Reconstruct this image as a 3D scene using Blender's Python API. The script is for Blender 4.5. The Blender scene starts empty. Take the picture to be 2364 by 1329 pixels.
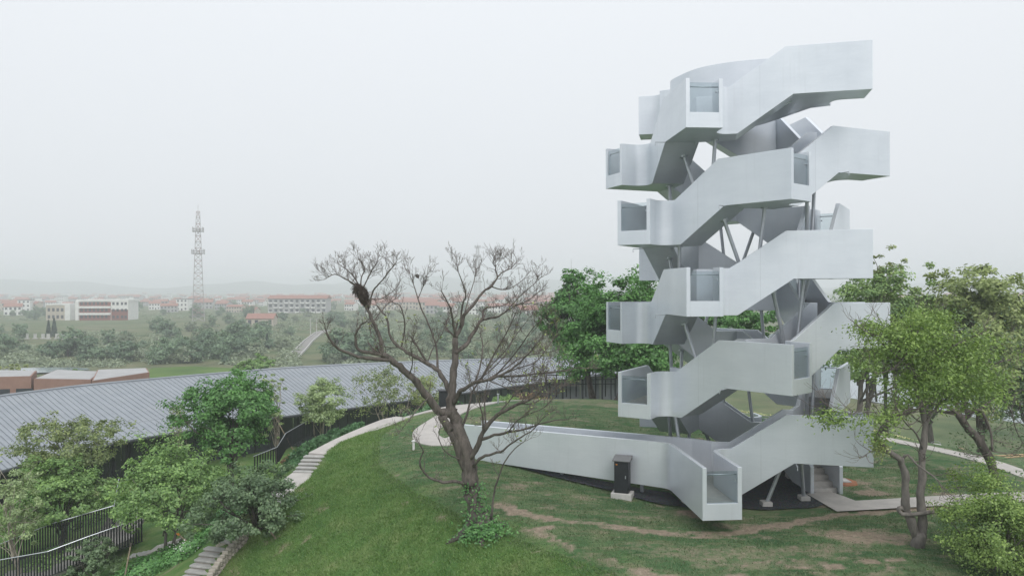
import bpy, bmesh, math, random
import numpy as np
from mathutils import Vector, Matrix

# ------------------------------------------------------------------ camera, sky, light
SC = bpy.context.scene
COL = SC.collection
H = 16.0                       # height of the viewpoint above the plain
FPX = 1718.2; ROLL = -0.003; PITCH = -0.0007
cam_d = bpy.data.cameras.new('camera')
cam = bpy.data.objects.new('camera', cam_d); COL.objects.link(cam)
cam_d.sensor_width = 36.0; cam_d.lens = 36.0 * FPX / 2364.0
cam_d.clip_start = 0.2; cam_d.clip_end = 12000
cam.location = (0, 0, H)
cam.rotation_euler = (Matrix.Rotation(math.radians(90) + PITCH, 3, 'X') @ Matrix.Rotation(ROLL, 3, 'Z')).to_euler()
SC.camera = cam

world = bpy.data.worlds.new('World'); SC.world = world; world.use_nodes = True
wn = world.node_tree.nodes; wl = world.node_tree.links; wn.clear()
w_out = wn.new('ShaderNodeOutputWorld'); w_bg = wn.new('ShaderNodeBackground')
w_sky = wn.new('ShaderNodeTexSky'); w_sky.sky_type = 'NISHITA'; w_sky.sun_disc = False
SUN_EL, SUN_AZ = math.radians(46), math.radians(160)      # behind the viewpoint, a little to the right
w_sky.sun_elevation = SUN_EL; w_sky.sun_rotation = SUN_AZ
w_sky.air_density = 1.0; w_sky.dust_density = 6.0; w_sky.ozone_density = 1.0
# a closed cloud deck covers nearly all of that sky: its light rises gently from horizon to zenith
w_geo = wn.new('ShaderNodeNewGeometry'); w_sep = wn.new('ShaderNodeSeparateXYZ')
w_map = wn.new('ShaderNodeMapRange'); w_map.inputs[1].default_value = 0.0; w_map.inputs[2].default_value = 1.0
w_map.inputs[3].default_value = 0.88; w_map.inputs[4].default_value = 1.25
w_col = wn.new('ShaderNodeMix'); w_col.data_type = 'RGBA'; w_col.blend_type = 'MULTIPLY'; w_col.inputs[0].default_value = 1.0
w_col.inputs[6].default_value = (0.925, 0.96, 1.0, 1)
w_skyscale = wn.new('ShaderNodeMix'); w_skyscale.data_type = 'RGBA'; w_skyscale.blend_type = 'MULTIPLY'; w_skyscale.inputs[0].default_value = 1.0
w_skyscale.inputs[7].default_value = (0.09, 0.09, 0.09, 1)
w_mix = wn.new('ShaderNodeMix'); w_mix.data_type = 'RGBA'; w_mix.inputs[0].default_value = 0.94
w_neg = wn.new('ShaderNodeVectorMath'); w_neg.operation = 'SCALE'; w_neg.inputs[3].default_value = -1.0
wl.new(w_geo.outputs['Incoming'], w_neg.inputs[0]); wl.new(w_neg.outputs[0], w_sep.inputs[0])
wl.new(w_sep.outputs['Z'], w_map.inputs[0]); wl.new(w_map.outputs[0], w_col.inputs[7])
wl.new(w_sky.outputs[0], w_skyscale.inputs[6])
wl.new(w_skyscale.outputs[2], w_mix.inputs[6]); wl.new(w_col.outputs[2], w_mix.inputs[7])
wl.new(w_mix.outputs[2], w_bg.inputs[0]); w_bg.inputs[1].default_value = 1.0
wl.new(w_bg.outputs[0], w_out.inputs[0])

sun_d = bpy.data.lights.new('sun', 'SUN'); sun_d.energy = 1.5; sun_d.angle = math.radians(30); sun_d.color = (1.0, 0.97, 0.93)
sun = bpy.data.objects.new('sun', sun_d); COL.objects.link(sun)
sd = Vector((math.sin(SUN_AZ) * math.cos(SUN_EL), math.cos(SUN_AZ) * math.cos(SUN_EL), math.sin(SUN_EL)))
sun.rotation_euler = sd.to_track_quat('Z', 'Y').to_euler(); sun.location = (0, 0, 60)

vs = SC.view_settings
vs.view_transform = 'Standard'; vs.look = 'None'; vs.exposure = 0.0; vs.gamma = 1.0; vs.use_curve_mapping = False
SC.cycles.use_denoising = True
SC.cycles.max_bounces = 8; SC.cycles.diffuse_bounces = 3; SC.cycles.glossy_bounces = 3
SC.cycles.transmission_bounces = 6; SC.cycles.transparent_max_bounces = 12; SC.cycles.volume_bounces = 3
SC.cycles.caustics_reflective = False; SC.cycles.caustics_refractive = False

# ------------------------------------------------------------------ helpers
RND = random.Random(7)
def tag(o, label=None, cat=None, group=None, kind=None):
    if label: o['label'] = label
    if cat: o['category'] = cat
    if group: o['group'] = group
    if kind: o['kind'] = kind
    return o
def empty(name, loc=(0, 0, 0), rz=0.0, label=None, cat=None, group=None):
    o = bpy.data.objects.new(name, None); COL.objects.link(o); o.empty_display_size = 0.2
    o.location = loc; o.rotation_euler = (0, 0, rz)
    return tag(o, label, cat, group)
def survey(px, py, z):
    """ground survey: the plan position at height z (above the plain) seen at photo pixel px, py"""
    u, v = px - 1182.0, 664.5 - py
    c, s = math.cos(ROLL), math.sin(ROLL)
    u, v = u * c - v * s, u * s + v * c
    d = Vector((u / FPX, math.cos(PITCH) - v / FPX * math.sin(PITCH), math.sin(PITCH) + v / FPX * math.cos(PITCH)))
    k = (z - H) / d.z
    return d.x * k, d.y * k
def atdist(px, py, Y):
    u, v = px - 1182.0, 664.5 - py
    c, s = math.cos(ROLL), math.sin(ROLL)
    u, v = u * c - v * s, u * s + v * c
    return Vector((u / FPX * Y, Y, H + (v / FPX + PITCH) * Y))

class MB:
    """collects polygons for one mesh"""
    def __init__(self): self.v = []; self.f = []
    def add(self, vs, fs):
        b = len(self.v); self.v += [tuple(p) for p in vs]; self.f += [tuple(i + b for i in q) for q in fs]; return self
    def box(self, x0, x1, y0, y1, z0, z1):
        return self.add([(x0, y0, z0), (x1, y0, z0), (x1, y1, z0), (x0, y1, z0), (x0, y0, z1), (x1, y0, z1), (x1, y1, z1), (x0, y1, z1)],
                        [(3, 2, 1, 0), (4, 5, 6, 7), (0, 1, 5, 4), (1, 2, 6, 5), (2, 3, 7, 6), (3, 0, 4, 7)])
    def tube(self, pts, rad, n=6, cap=True):
        pts = [Vector(p) for p in pts]
        if not isinstance(rad, (list, tuple)): rad = [rad] * len(pts)
        rings = []; ref = None
        for i, p in enumerate(pts):
            t = (pts[min(i + 1, len(pts) - 1)] - pts[max(i - 1, 0)])
            t = t.normalized() if t.length > 1e-9 else Vector((0, 0, 1))
            if ref is None:
                ref = t.cross(Vector((0, 0, 1)) if abs(t.z) < .9 else Vector((1, 0, 0))).normalized()
            a = (ref - t * ref.dot(t)); a = a.normalized() if a.length > 1e-6 else t.orthogonal().normalized()
            ref = a; b = t.cross(a)
            rings.append([p + (a * math.cos(2 * math.pi * k / n) + b * math.sin(2 * math.pi * k / n)) * rad[i] for k in range(n)])
        vs = [q for r in rings for q in r]; fs = []
        for i in range(len(pts) - 1):
            for k in range(n):
                k2 = (k + 1) % n
                fs.append((i * n + k, i * n + k2, (i + 1) * n + k2, (i + 1) * n + k))
        if cap:
            fs.append(tuple(range(n - 1, -1, -1))); m = (len(pts) - 1) * n; fs.append(tuple(m + k for k in range(n)))
        return self.add(vs, fs)
    def prism(self, poly, z0, z1):
        """poly: plan points CCW, may be concave; z0,z1 numbers or per-point lists"""
        n = len(poly)
        za = z0 if isinstance(z0, (list, tuple)) else [z0] * n
        zb = z1 if isinstance(z1, (list, tuple)) else [z1] * n
        vs = [(p[0], p[1], za[i]) for i, p in enumerate(poly)] + [(p[0], p[1], zb[i]) for i, p in enumerate(poly)]
        fs = [tuple(range(n - 1, -1, -1)), tuple(range(n, 2 * n))] + [(i, (i + 1) % n, n + (i + 1) % n, n + i) for i in range(n)]
        return self.add(vs, fs)
    def build(self, name, mat, parent=None, smooth=False, bevel=0.0, tri=False):
        me = bpy.data.meshes.new(name); me.from_pydata(self.v, [], self.f); me.update()
        if tri:
            bm = bmesh.new(); bm.from_mesh(me); bmesh.ops.recalc_face_normals(bm, faces=bm.faces[:])
            bmesh.ops.triangulate(bm, faces=[f for f in bm.faces if len(f.verts) > 4]); bm.to_mesh(me); bm.free()
        return mesh_obj(name, me, mat, parent, smooth, bevel)
def mesh_obj(name, me, mat, parent=None, smooth=False, bevel=0.0):
    if mat is not None and not len(me.materials): me.materials.append(mat)
    if smooth: me.polygons.foreach_set('use_smooth', [True] * len(me.polygons))
    o = bpy.data.objects.new(name, me); COL.objects.link(o)
    if parent is not None: o.parent = parent
    if bevel > 0:
        m = o.modifiers.new('bevel', 'BEVEL'); m.width = bevel; m.segments = 1; m.limit_method = 'ANGLE'; m.angle_limit = math.radians(40)
    return o
def np_mesh(name, V, F):
    """V (n,3), F (m,k) constant-size faces"""
    me = bpy.data.meshes.new(name); V = np.asarray(V, np.float32); F = np.asarray(F, np.int32)
    m, k = F.shape
    me.vertices.add(len(V)); me.vertices.foreach_set('co', V.ravel())
    me.loops.add(m * k); me.loops.foreach_set('vertex_index', F.ravel())
    me.polygons.add(m); me.polygons.foreach_set('loop_start', np.arange(0, m * k, k, dtype=np.int32))
    me.update(calc_edges=True); return me
def copy_tree(o, parent=None):
    c = o.copy(); COL.objects.link(c); c.parent = parent
    for ch in o.children: copy_tree(ch, c)
    return c

# ------------------------------------------------------------------ materials
class NT:
    def __init__(self, name):
        self.m = bpy.data.materials.new(name); self.m.use_nodes = True
        self.t = self.m.node_tree; self.n = self.t.nodes; self.l = self.t.links
        self.b = self.n['Principled BSDF']; self.out = self.n['Material Output']
    def new(self, t, **kw):
        n = self.n.new(t)
        for k, v in kw.items(): setattr(n, k, v)
        return n
    def coord(self, scale=(1, 1, 1), kind='Object'):
        c = self.new('ShaderNodeTexCoord'); m = self.new('ShaderNodeMapping'); m.inputs['Scale'].default_value = scale
        self.l.new(c.outputs[kind], m.inputs[0]); return m.outputs[0]
    def noise(self, vec, scale, detail=4, rough=.6):
        n = self.new('ShaderNodeTexNoise'); n.inputs['Scale'].default_value = scale; n.inputs['Detail'].default_value = detail
        n.inputs['Roughness'].default_value = rough
        if vec is not None: self.l.new(vec, n.inputs['Vector'])
        return n.outputs[0]
    def ramp(self, fac, stops):
        r = self.new('ShaderNodeValToRGB'); e = r.color_ramp.elements
        while len(e) < len(stops): e.new(.5)
        for i, (p, c) in enumerate(stops): e[i].position = p; e[i].color = (*c, 1) if len(c) == 3 else c
        self.l.new(fac, r.inputs[0]); return r.outputs[0]
    def mix(self, fac, a, b, mode='MIX'):
        n = self.new('ShaderNodeMix'); n.data_type = 'RGBA'; n.blend_type = mode
        for i, x in ((0, fac), (6, a), (7, b)):
            if hasattr(x, 'links'): self.l.new(x, n.inputs[i])
            elif i == 0: n.inputs[0].default_value = x
            else: n.inputs[i].default_value = (*x, 1) if len(x) == 3 else x
        return n.outputs[2]
    def math(self, op, a, b=None):
        n = self.new('ShaderNodeMath'); n.operation = op
        for i, x in ((0, a), (1, b)):
            if x is None: continue
            if hasattr(x, 'links'): self.l.new(x, n.inputs[i])
            else: n.inputs[i].default_value = x
        return n.outputs[0]
    def bump(self, h, strength=.3, dist=.02):
        n = self.new('ShaderNodeBump'); n.inputs['Strength'].default_value = strength; n.inputs['Distance'].default_value = dist
        self.l.new(h, n.inputs['Height']); self.l.new(n.outputs[0], self.b.inputs['Normal'])
    def col(self, x):
        if hasattr(x, 'links'): self.l.new(x, self.b.inputs['Base Color'])
        else: self.b.inputs['Base Color'].default_value = (*x, 1)
    def set(self, rough=.6, metal=0.0, spec=.5):
        self.b.inputs['Roughness'].default_value = rough; self.b.inputs['Metallic'].default_value = metal
        self.b.inputs['Specular IOR Level'].default_value = spec
        return self.m
M = {}
def simple(key, c1, c2=None, scale=3.0, rough=.7, metal=0.0, spec=.4, bump=0.0, stretch=(1, 1, 1)):
    t = NT(key); v = t.coord(stretch)
    if c2 is None: c2 = tuple(x * .8 for x in c1)
    n = t.noise(v, scale, 5, .65)
    t.col(t.ramp(n, [(.3, c2), (.7, c1)]))
    if bump: t.bump(n, bump, .02)
    M[key] = t.set(rough, metal, spec); return M[key]
# ------------------------------------------------------------------ material library
def metal_mat():
    t = NT('zinc_metal'); v = t.coord((1, 1, .35))
    n1 = t.noise(v, .55, 3, .5); n2 = t.noise(t.coord((1, 1, 1)), 14, 4, .7)
    n3 = t.noise(t.coord((1, 1, 9)), 2.2, 3, .5)
    c = t.ramp(n1, [(.3, (.67, .72, .785)), (.7, (.775, .82, .88))])
    c = t.mix(.04, c, t.ramp(n2, [(.35, (.55, .58, .62)), (.65, (.86, .88, .91))]))
    c = t.mix(.05, c, t.ramp(n3, [(.4, (.6, .62, .66)), (.6, (.84, .86, .9))]))
    st = t.noise(t.coord((9, 9, .5)), 1.0, 4, .6)                     # faint rain streaks
    c = t.mix(t.math('MULTIPLY', t.ramp(st, [(.56, (0, 0, 0)), (.78, (1, 1, 1))]), .22), c, (.52, .545, .575))
    cl = t.noise(t.coord((1, 1, 2.2)), 1.1, 4, .6)                               # cloudy brushed patches
    c = t.mix(.09, c, t.ramp(cl, [(.36, (.50, .53, .57)), (.66, (.90, .92, .95))]))
    t.col(c)
    r = t.new('ShaderNodeMapRange'); r.inputs[3].default_value = .28; r.inputs[4].default_value = .40
    t.l.new(n1, r.inputs[0]); t.l.new(r.outputs[0], t.b.inputs['Roughness'])
    t.bump(n2, .015, .01)
    t.b.inputs['Metallic'].default_value = .46; t.b.inputs['Specular IOR Level'].default_value = .5
    return t.m
M['zinc'] = metal_mat()
simple('zinc_floor', (.50, .48, .46), (.40, .39, .38), 5, .7, 0, .3)
simple('zinc_step', (.34, .35, .36), (.27, .28, .29), 6, .6, 0, .3)
simple('steel', (.56, .59, .63), (.46, .49, .53), 6, .38, .6)
simple('dark_steel', (.03, .034, .04), (.02, .023, .027), 6, .5, .2)
simple('concrete', (.55, .54, .52), (.42, .41, .40), 2.5, .85, 0, .3, .15)
simple('paving', (.52, .49, .46), (.40, .38, .36), 1.6, .85, 0, .3, .1)
simple('step_stone', (.46, .45, .43), (.30, .30, .29), 4, .85, 0, .3, .2)
simple('roof_zinc', (.30, .33, .365), (.24, .265, .295), 1.1, .42, .35, .5)
simple('brick', (.34, .215, .175), (.27, .17, .14), 1.2, .85, 0, .2, .1)
simple('bark', (.18, .158, .142), (.065, .058, .053), 9, .95, 0, .1, .8, (1, 1, .25))
simple('bark_grey', (.24, .22, .20), (.11, .10, .095), 7, .95, 0, .1, .6, (1, 1, .3))
simple('bark_pale', (.46, .41, .35), (.22, .19, .16), 6, .9, 0, .2, .4, (1, 1, .5))
simple('twig', (.20, .17, .155), (.11, .095, .088), 8, .95, 0, .1)
simple('stick', (.11, .092, .08), (.05, .043, .038), 8, .95, 0, .1)
simple('pole_wood', (.34, .27, .20), (.22, .18, .14), 5, .9, 0, .2)
simple('raw_timber', (.50, .36, .22), (.38, .27, .17), 5, .85, 0, .2)
simple('white_paint', (.78, .78, .76), (.64, .64, .63), .6, .7)
simple('grey_paint', (.42, .42, .42), (.34, .34, .34), .6, .75)
simple('tan_paint', (.52, .46, .38), (.42, .38, .32), .6, .8)
simple('red_roof', (.36, .19, .15), (.26, .14, .115), .7, .85)
simple('red_brick', (.26, .08, .06), (.20, .065, .05), .7, .85)
simple('grey_roof', (.20, .205, .21), (.14, .145, .15), .7, .8)
simple('tan_plaza', (.30, .285, .27), (.22, .21, .20), 1.5, .9)
simple('shade_glass', (.17, .185, .20), (.12, .13, .145), .8, .25)
simple('window_dark', (.06, .07, .08), (.035, .04, .05), .6, .15, 0, .5)
simple('lattice', (.45, .44, .44), (.32, .30, .30), .3, .6, .2)
simple('lattice_red', (.40, .29, .28), (.30, .22, .21), .3, .6, .2)
simple('tombstone', (.55, .55, .53), (.42, .42, .41), .8, .85)
simple('orange_plastic', (.62, .25, .05), (.48, .19, .04), 3, .5)
simple('eave_timber', (.30, .15, .08), (.20, .10, .06), 3, .7)
simple('wall_stone', (.48, .44, .38), (.28, .26, .23), 3, .9, 0, .2, .5)
simple('soil', (.34, .235, .165), (.22, .15, .105), 3, .95, 0, .1, .4)
simple('red_soil', (.36, .17, .10), (.25, .12, .075), 4, .95, 0, .1, .4)

def roof_mat():
    t = NT('roof_zinc'); v = t.coord(); oi = t.new('ShaderNodeObjectInfo')
    n = t.noise(v, 1.1, 5, .65); s = t.noise(t.coord((.35, .35, 2.0)), 1.4, 4, .7)
    c = t.ramp(n, [(.3, (.275, .302, .335)), (.7, (.345, .372, .405))])
    c = t.mix(t.math('MULTIPLY', oi.outputs['Random'], .28), c, (.24, .26, .285))
    c = t.mix(t.math('MULTIPLY', t.ramp(s, [(.5, (0, 0, 0)), (.75, (1, 1, 1))]), .3), c, (.38, .39, .40))
    t.col(c); M['roof_zinc'] = t.set(.44, .35, .5)
roof_mat()
def glass_mat():
    t = NT('clear_glass'); t.b.inputs['Base Color'].default_value = (.93, .97, .97, 1)
    t.b.inputs['Roughness'].default_value = .02; t.b.inputs['Transmission Weight'].default_value = 0.0
    tr = t.new('ShaderNodeBsdfTransparent'); tr.inputs[0].default_value = (.86, .90, .91, 1)
    gl = t.new('ShaderNodeBsdfGlossy'); gl.inputs['Roughness'].default_value = .03
    fr = t.new('ShaderNodeFresnel'); g = t.new('ShaderNodeNewGeometry')      # same reflectance on both faces of the pane
    t.l.new(t.math('SUBTRACT', 1.5, t.math('MULTIPLY', g.outputs['Backfacing'], 1.5 - 1 / 1.5)), fr.inputs[0])
    mx = t.new('ShaderNodeMixShader')
    t.l.new(fr.outputs[0], mx.inputs[0]); t.l.new(tr.outputs[0], mx.inputs[1]); t.l.new(gl.outputs[0], mx.inputs[2])
    t.l.new(mx.outputs[0], t.out.inputs[0]); return t.m
M['glass'] = glass_mat()

def leaf_mat(key, dark, light, scale=.9, trans=.26):
    """foliage: colour drifts from branch to branch and from leaf to leaf"""
    t = NT(key)
    n = t.noise(t.coord(), scale, 3, .6)
    g = t.new('ShaderNodeNewGeometry')
    f = t.math('ADD', t.math('MULTIPLY', n, .75), t.math('MULTIPLY', g.outputs['Random Per Island'], .5))
    oi = t.new('ShaderNodeObjectInfo')
    f = t.math('ADD', f, t.math('MULTIPLY', t.math('SUBTRACT', oi.outputs['Random'], .5), .2))
    c = t.ramp(f, [(.25, tuple(.75 * a for a in dark)), (.62, tuple(.62 * a + .38 * b for a, b in zip(dark, light))), (.95, light)])
    d = t.new('ShaderNodeBsdfDiffuse'); tl = t.new('ShaderNodeBsdfTranslucent'); mx = t.new('ShaderNodeMixShader')
    gl = t.new('ShaderNodeBsdfGlossy'); gl.inputs['Roughness'].default_value = .45
    m2 = t.new('ShaderNodeMixShader'); m2.inputs[0].default_value = .04
    mx.inputs[0].default_value = trans
    t.l.new(c, d.inputs[0]); t.l.new(t.mix(.35, c, (light[0] * 1.2, light[1] * 1.2, light[2] * .6)), tl.inputs[0])
    t.l.new(d.outputs[0], mx.inputs[1]); t.l.new(tl.outputs[0], mx.inputs[2])
    t.l.new(mx.outputs[0], m2.inputs[1]); t.l.new(gl.outputs[0], m2.inputs[2])
    t.l.new(m2.outputs[0], t.out.inputs[0]); M[key] = t.m; return t.m
leaf_mat('leaf_dense', (0.0372, 0.12, 0.0345), (0.179, 0.391, 0.105))
leaf_mat('leaf_fresh', (0.105, 0.208, 0.075), (0.356, 0.548, 0.171))
leaf_mat('leaf_olive', (0.128, 0.191, 0.0833), (0.433, 0.497, 0.196))
leaf_mat('leaf_yellow', (.15, .215, .07), (.46, .54, .21))
leaf_mat('leaf_pale', (0.192, 0.276, 0.143), (0.563, 0.69, 0.339))
leaf_mat('leaf_right', (0.109, 0.215, 0.0816), (0.453, 0.615, 0.21))
leaf_mat('leaf_grey', (0.0875, 0.156, 0.0813), (0.25, 0.356, 0.181))
leaf_mat('leaf_far', (0.0943, 0.16, 0.108), (0.273, 0.386, 0.229), .35)
leaf_mat('leaf_far_pale', (0.147, 0.194, 0.131), (0.369, 0.43, 0.284), .35)
leaf_mat('leaf_cypress', (0.0255, 0.0569, 0.0438), (0.0682, 0.117, 0.0768))
leaf_mat('leaf_hedge', (0.0426, 0.122, 0.0483), (0.154, 0.314, 0.131))
leaf_mat('leaf_ivy', (0.0532, 0.163, 0.0548), (0.214, 0.455, 0.138))
leaf_mat('leaf_rust', (0.191, 0.135, 0.0878), (0.415, 0.287, 0.16))
leaf_mat('leaf_feather', (0.127, 0.222, 0.0594), (0.406, 0.558, 0.148))
leaf_mat('flower', (.50, .50, .22), (.80, .78, .50))
leaf_mat('blade_slope', (.07, .16, .035), (.22, .34, .10), .6)
leaf_mat('blade_lawn', (.05, .12, .05), (.23, .275, .14), .8)

# ------------------------------------------------------------------ terrain
# surveyed heights relative to the viewpoint: x, y, z
CP = np.array([
 (8.5,27.7,-7.42),(5,26,-7.4),(12,24,-7.45),(8.5,22,-7.5),(14,28,-7.42),(8.5,33,-7.2),(4,19.5,-7.6),(10,18,-7.7),(16,19,-7.7),(20,25,-7.6),
 (22,32,-7.6),(18,37,-7.4),(12,42,-7.1),(5,45,-6.75),(0,44,-6.7),(-4,41.5,-6.7),(-2,36,-6.6),(-2.5,31,-6.5),(1,28.7,-6.95),(4,28.5,-7.25),(4,25.5,-7.38),
 (-5.2,38.8,-6.7),(-6.0,33.7,-6.8),(-5.0,28.8,-6.95),(-3.2,25.4,-7.15),(-.9,22.6,-7.4),(0.9,20.8,-7.55),(2.6,19.5,-7.65),(3,17,-8.1),(9,15,-8.1),
 (-7.0,37.5,-7.12),(-8.7,33.7,-7.62),(-8.8,32.3,-8.07),(-8.9,29.6,-8.15),(-10.4,27,-9.35),(-10.8,25.8,-9.95),(-11.5,23.5,-11),
 (-7.0,28,-7.75),(-7.0,31,-7.4),(-6.5,25.5,-8.25),(-3.6,21.5,-8.45),(-8.3,24,-9.6),(-6,21.5,-9.6),(-3,18,-9.8),(0,18,-8.8),(1.5,16.5,-8.9),(-12,19,-12),(-4,13,-11.5),
 (-14,30,-11.1),(-19,37,-12.2),(-22,32,-12.4),(-14,36,-10.9),(-11,35.5,-8.9),(-10.2,38,-8.3),(-12.7,40,-9.8),(-16,28,-12),
 (-27,48,-13.2),(-31,42,-13.3),(-18,58,-13.2),(-12,62,-13.1),(0,70,-12.4),(8,75,-11.6),(-14,50,-12.3),(-8,47,-9.6),(-9,42,-8.6),(-20,45,-12.9),(-22,65,-13.6),(-36,55,-13.6),
 (2,52,-8.8),(12,55,-9.2),(22,48,-9.5),(30,35,-10),(26,22,-9.3),(32,50,-13),(40,30,-14),(24,12,-9.5),(-25,20,-13.4),(-35,30,-13.8),(25,65,-13.5),(12,70,-12),
], float)
def _phi(r2): return np.sqrt(r2 + 1.2)
_d2 = ((CP[:, None, :2] - CP[None, :, :2]) ** 2).sum(-1)
_n = len(CP)
_A = np.zeros((_n + 3, _n + 3)); _A[:_n, :_n] = _phi(_d2) - 0.04 * np.eye(_n)
_A[:_n, _n] = 1; _A[:_n, _n + 1:] = CP[:, :2]; _A[_n, :_n] = 1; _A[_n + 1:, :_n] = CP[:, :2].T
_W = np.linalg.solve(_A, np.concatenate([CP[:, 2], np.zeros(3)]))
def sstep(a, b, x):
    t = np.clip((x - a) / (b - a), 0, 1); return t * t * (3 - 2 * t)
def vnoise(x, y, seed=0):
    """smooth value noise on arrays"""
    xi = np.floor(x).astype(np.int64); yi = np.floor(y).astype(np.int64); fx = x - xi; fy = y - yi
    fx = fx * fx * (3 - 2 * fx); fy = fy * fy * (3 - 2 * fy)
    def h(a, b):
        n = (a * 374761393 + b * 668265263 + seed * 1442695041) & 0x7fffffff
        n = ((n ^ (n >> 13)) * 1274126177) & 0x7fffffff
        return ((n ^ (n >> 16)) & 0xffff) / 65535.0
    return (h(xi, yi) * (1 - fx) + h(xi + 1, yi) * fx) * (1 - fy) + (h(xi, yi + 1) * (1 - fx) + h(xi + 1, yi + 1) * fx) * fy
def fbm(x, y, seed=0, octs=4):
    s = 0; a = .5; t = 0
    for i in range(octs): s = s + a * vnoise(x * 2 ** i, y * 2 ** i, seed + i); t += a; a *= .55
    return s / t
LAKE = (98.0, 165.0, 56.0, 95.0)
def height(x, y):
    x = np.atleast_1d(np.asarray(x, float)); y = np.atleast_1d(np.asarray(y, float))
    r = np.hypot((x - 0) / 1.0, (y - 38) / 1.0); near = r < 75
    z = np.full(x.shape, -16.0)
    if near.any():
        xx, yy = x[near], y[near]; acc = np.zeros(xx.shape)
        for i in range(_n): acc += _W[i] * _phi((xx - CP[i, 0]) ** 2 + (yy - CP[i, 1]) ** 2)
        acc += _W[_n] + _W[_n + 1] * xx + _W[_n + 2] * yy
        acc = np.clip(acc, -16.5, -6.2)
        w = sstep(42, 68, r[near]); z[near] = acc * (1 - w) - 16.0 * w
    far = sstep(60, 140, r)
    z = z + far * (fbm(x * .012, y * .012, 3) - .5) * 2.2
    e = np.sqrt(((x - LAKE[0]) / LAKE[2]) ** 2 + ((y - LAKE[1]) / LAKE[3]) ** 2)
    z = z - 3.0 * (1 - sstep(.85, 1.08, e))
    return z + H
def hz(x, y): return float(height([x], [y])[0])

def seg_dist(x, y, pts):
    d = np.full(x.shape, 1e9)
    for (ax, ay), (bx, by) in zip(pts[:-1], pts[1:]):
        ux, uy = bx - ax, by - ay; L = ux * ux + uy * uy + 1e-9
        t = np.clip(((x - ax) * ux + (y - ay) * uy) / L, 0, 1)
        d = np.minimum(d, np.hypot(x - ax - t * ux, y - ay - t * uy))
    return d
def graded(lo, hi, a, b, fine, grow):
    xs = list(np.arange(a, b + 1e-6, fine)); s = fine
    while xs[-1] < hi: s *= grow; xs.append(xs[-1] + s)
    s = fine; left = [a]
    while left[-1] > lo: s *= grow; left.append(left[-1] - s)
    return np.array(left[:0:-1] + xs)
LAWN_Z = H - 7.45
def sv(*pp, z=-7.45): return [survey(px, py, H + z) for px, py in pp]
CREST = [(-5.6, 39.5), (-6.3, 33.7), (-5.5, 29), (-3.6, 25.6), (-1.3, 22.9), (.7, 21.0), (2.4, 19.6), (3.0, 18), (3.2, 14)]
def crest_side(x, y):
    """positive on the bright slope side of the crest, metres"""
    d = seg_dist(x, y, CREST)
    cx = np.interp(y, [14, 18, 19.6, 21, 22.9, 25.6, 29, 33.7, 39.5], [3.2, 3.0, 2.4, .7, -1.3, -3.6, -5.5, -6.3, -5.6])
    return np.where(x < cx, d, -d)
TRACK1 = sv((1150,1190),(1240,1212),(1400,1224),(1540,1236),(1700,1228),(1850,1203),(1960,1186),(2110,1176),(2250,1165))
TRACK2 = sv((1180,1225),(1260,1250),(1330,1280),(1400,1288),(1470,1308),(1560,1325))
TRACK3 = sv((1700,1300),(1800,1290),(1950,1285),(2050,1300))
SODS = ((1345,1285,.34,.26),(1400,1292,.30,.22),(1312,1268,.25,.2),(1478,1310,.3,.2),(1545,1320,.3,.2),(1262,1230,.3,.14),(1925,1297,.3,.16),(2010,1288,.28,.15),(2066,1284,.28,.15),(1855,1300,.25,.14),(1590,1182,.4,.18),(1700,1318,.3,.15),(1620,1240,.35,.1),(1190,1205,.3,.15))
RING = (8.49, 27.7)
def soil_mask(x, y):
    n = fbm(x * 1.1, y * 1.9, 11); n2 = fbm(x * 3.3, y * 4.2, 23, 3)
    m = np.zeros(x.shape)
    def track(p, w, k):
        return (1 - sstep(w * .3, w, seg_dist(x, y, p) + (n2 - .5) * w * 1.4)) * k
    m = np.maximum(m, track(TRACK1, .36, .98) * (.7 + .3 * sstep(.36, .5, n))); m = np.maximum(m, track(TRACK2, .42, .9) * sstep(.42, .52, n))
    m = np.maximum(m, track(TRACK3, .5, .75) * sstep(.4, .55, n2))
    for (px, py, rx, ry, k) in ((1965,1118,1.0,.9,.9),(2010,1135,1.3,1.2,.8),(1990,1235,2.4,1.1,.8),(1900,1165,1.5,.7,.75),(1600,1190,1.2,.5,.8),(1190,1155,.8,.6,.6),(1880,1260,2.6,.9,.5),(1340,1165,1.2,.5,.6),
                            (1740,1215,2.0,.6,.6),(1500,1200,2,.4,.55),(2060,1120,1.2,.8,.5),(1460,975,5,2.0,.55),(1280,960,4,2.5,.5),(1120,1010,2.5,1.4,.55),(980,985,2,2,.4),(1650,1280,3.5,1.1,.5),(2040,1060,2,2,.4),(2170,1150,1.6,1.0,.6)):
        cx, cy = survey(px, py, LAWN_Z)
        e = np.hypot((x - cx) / rx, (y - cy) / ry)
        m = np.maximum(m, (1 - sstep(.35, 1.15, e + (n2 - .5) * .9)) * k * sstep(.30, .58, n + .18 * (1 - e)))
    for (px, py, w, d) in SODS:
        cx, cy = survey(px, py, LAWN_Z); e = np.maximum(np.abs(x - cx + .12 * (y - cy)) / w, np.abs(y - cy) / d)
        m = np.maximum(m, (1 - sstep(.8, 1.25, e + (n2 - .5) * .35)) * .95)
    lawn = sstep(-.1, -1.0, crest_side(x, y)) if False else 1 - sstep(-1.2, -.1, crest_side(x, y))
    speck = sstep(.56, .74, fbm(x * 1.6, y * 3.4, 41, 4)) * .55
    slope_speck = sstep(.58, .76, fbm(x * 1.3, y * 1.3, 57, 5)) * .62
    return np.clip(np.maximum(m * np.maximum(lawn, .3), np.where(crest_side(x, y) < 0, speck, slope_speck)), 0, 1)

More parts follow.
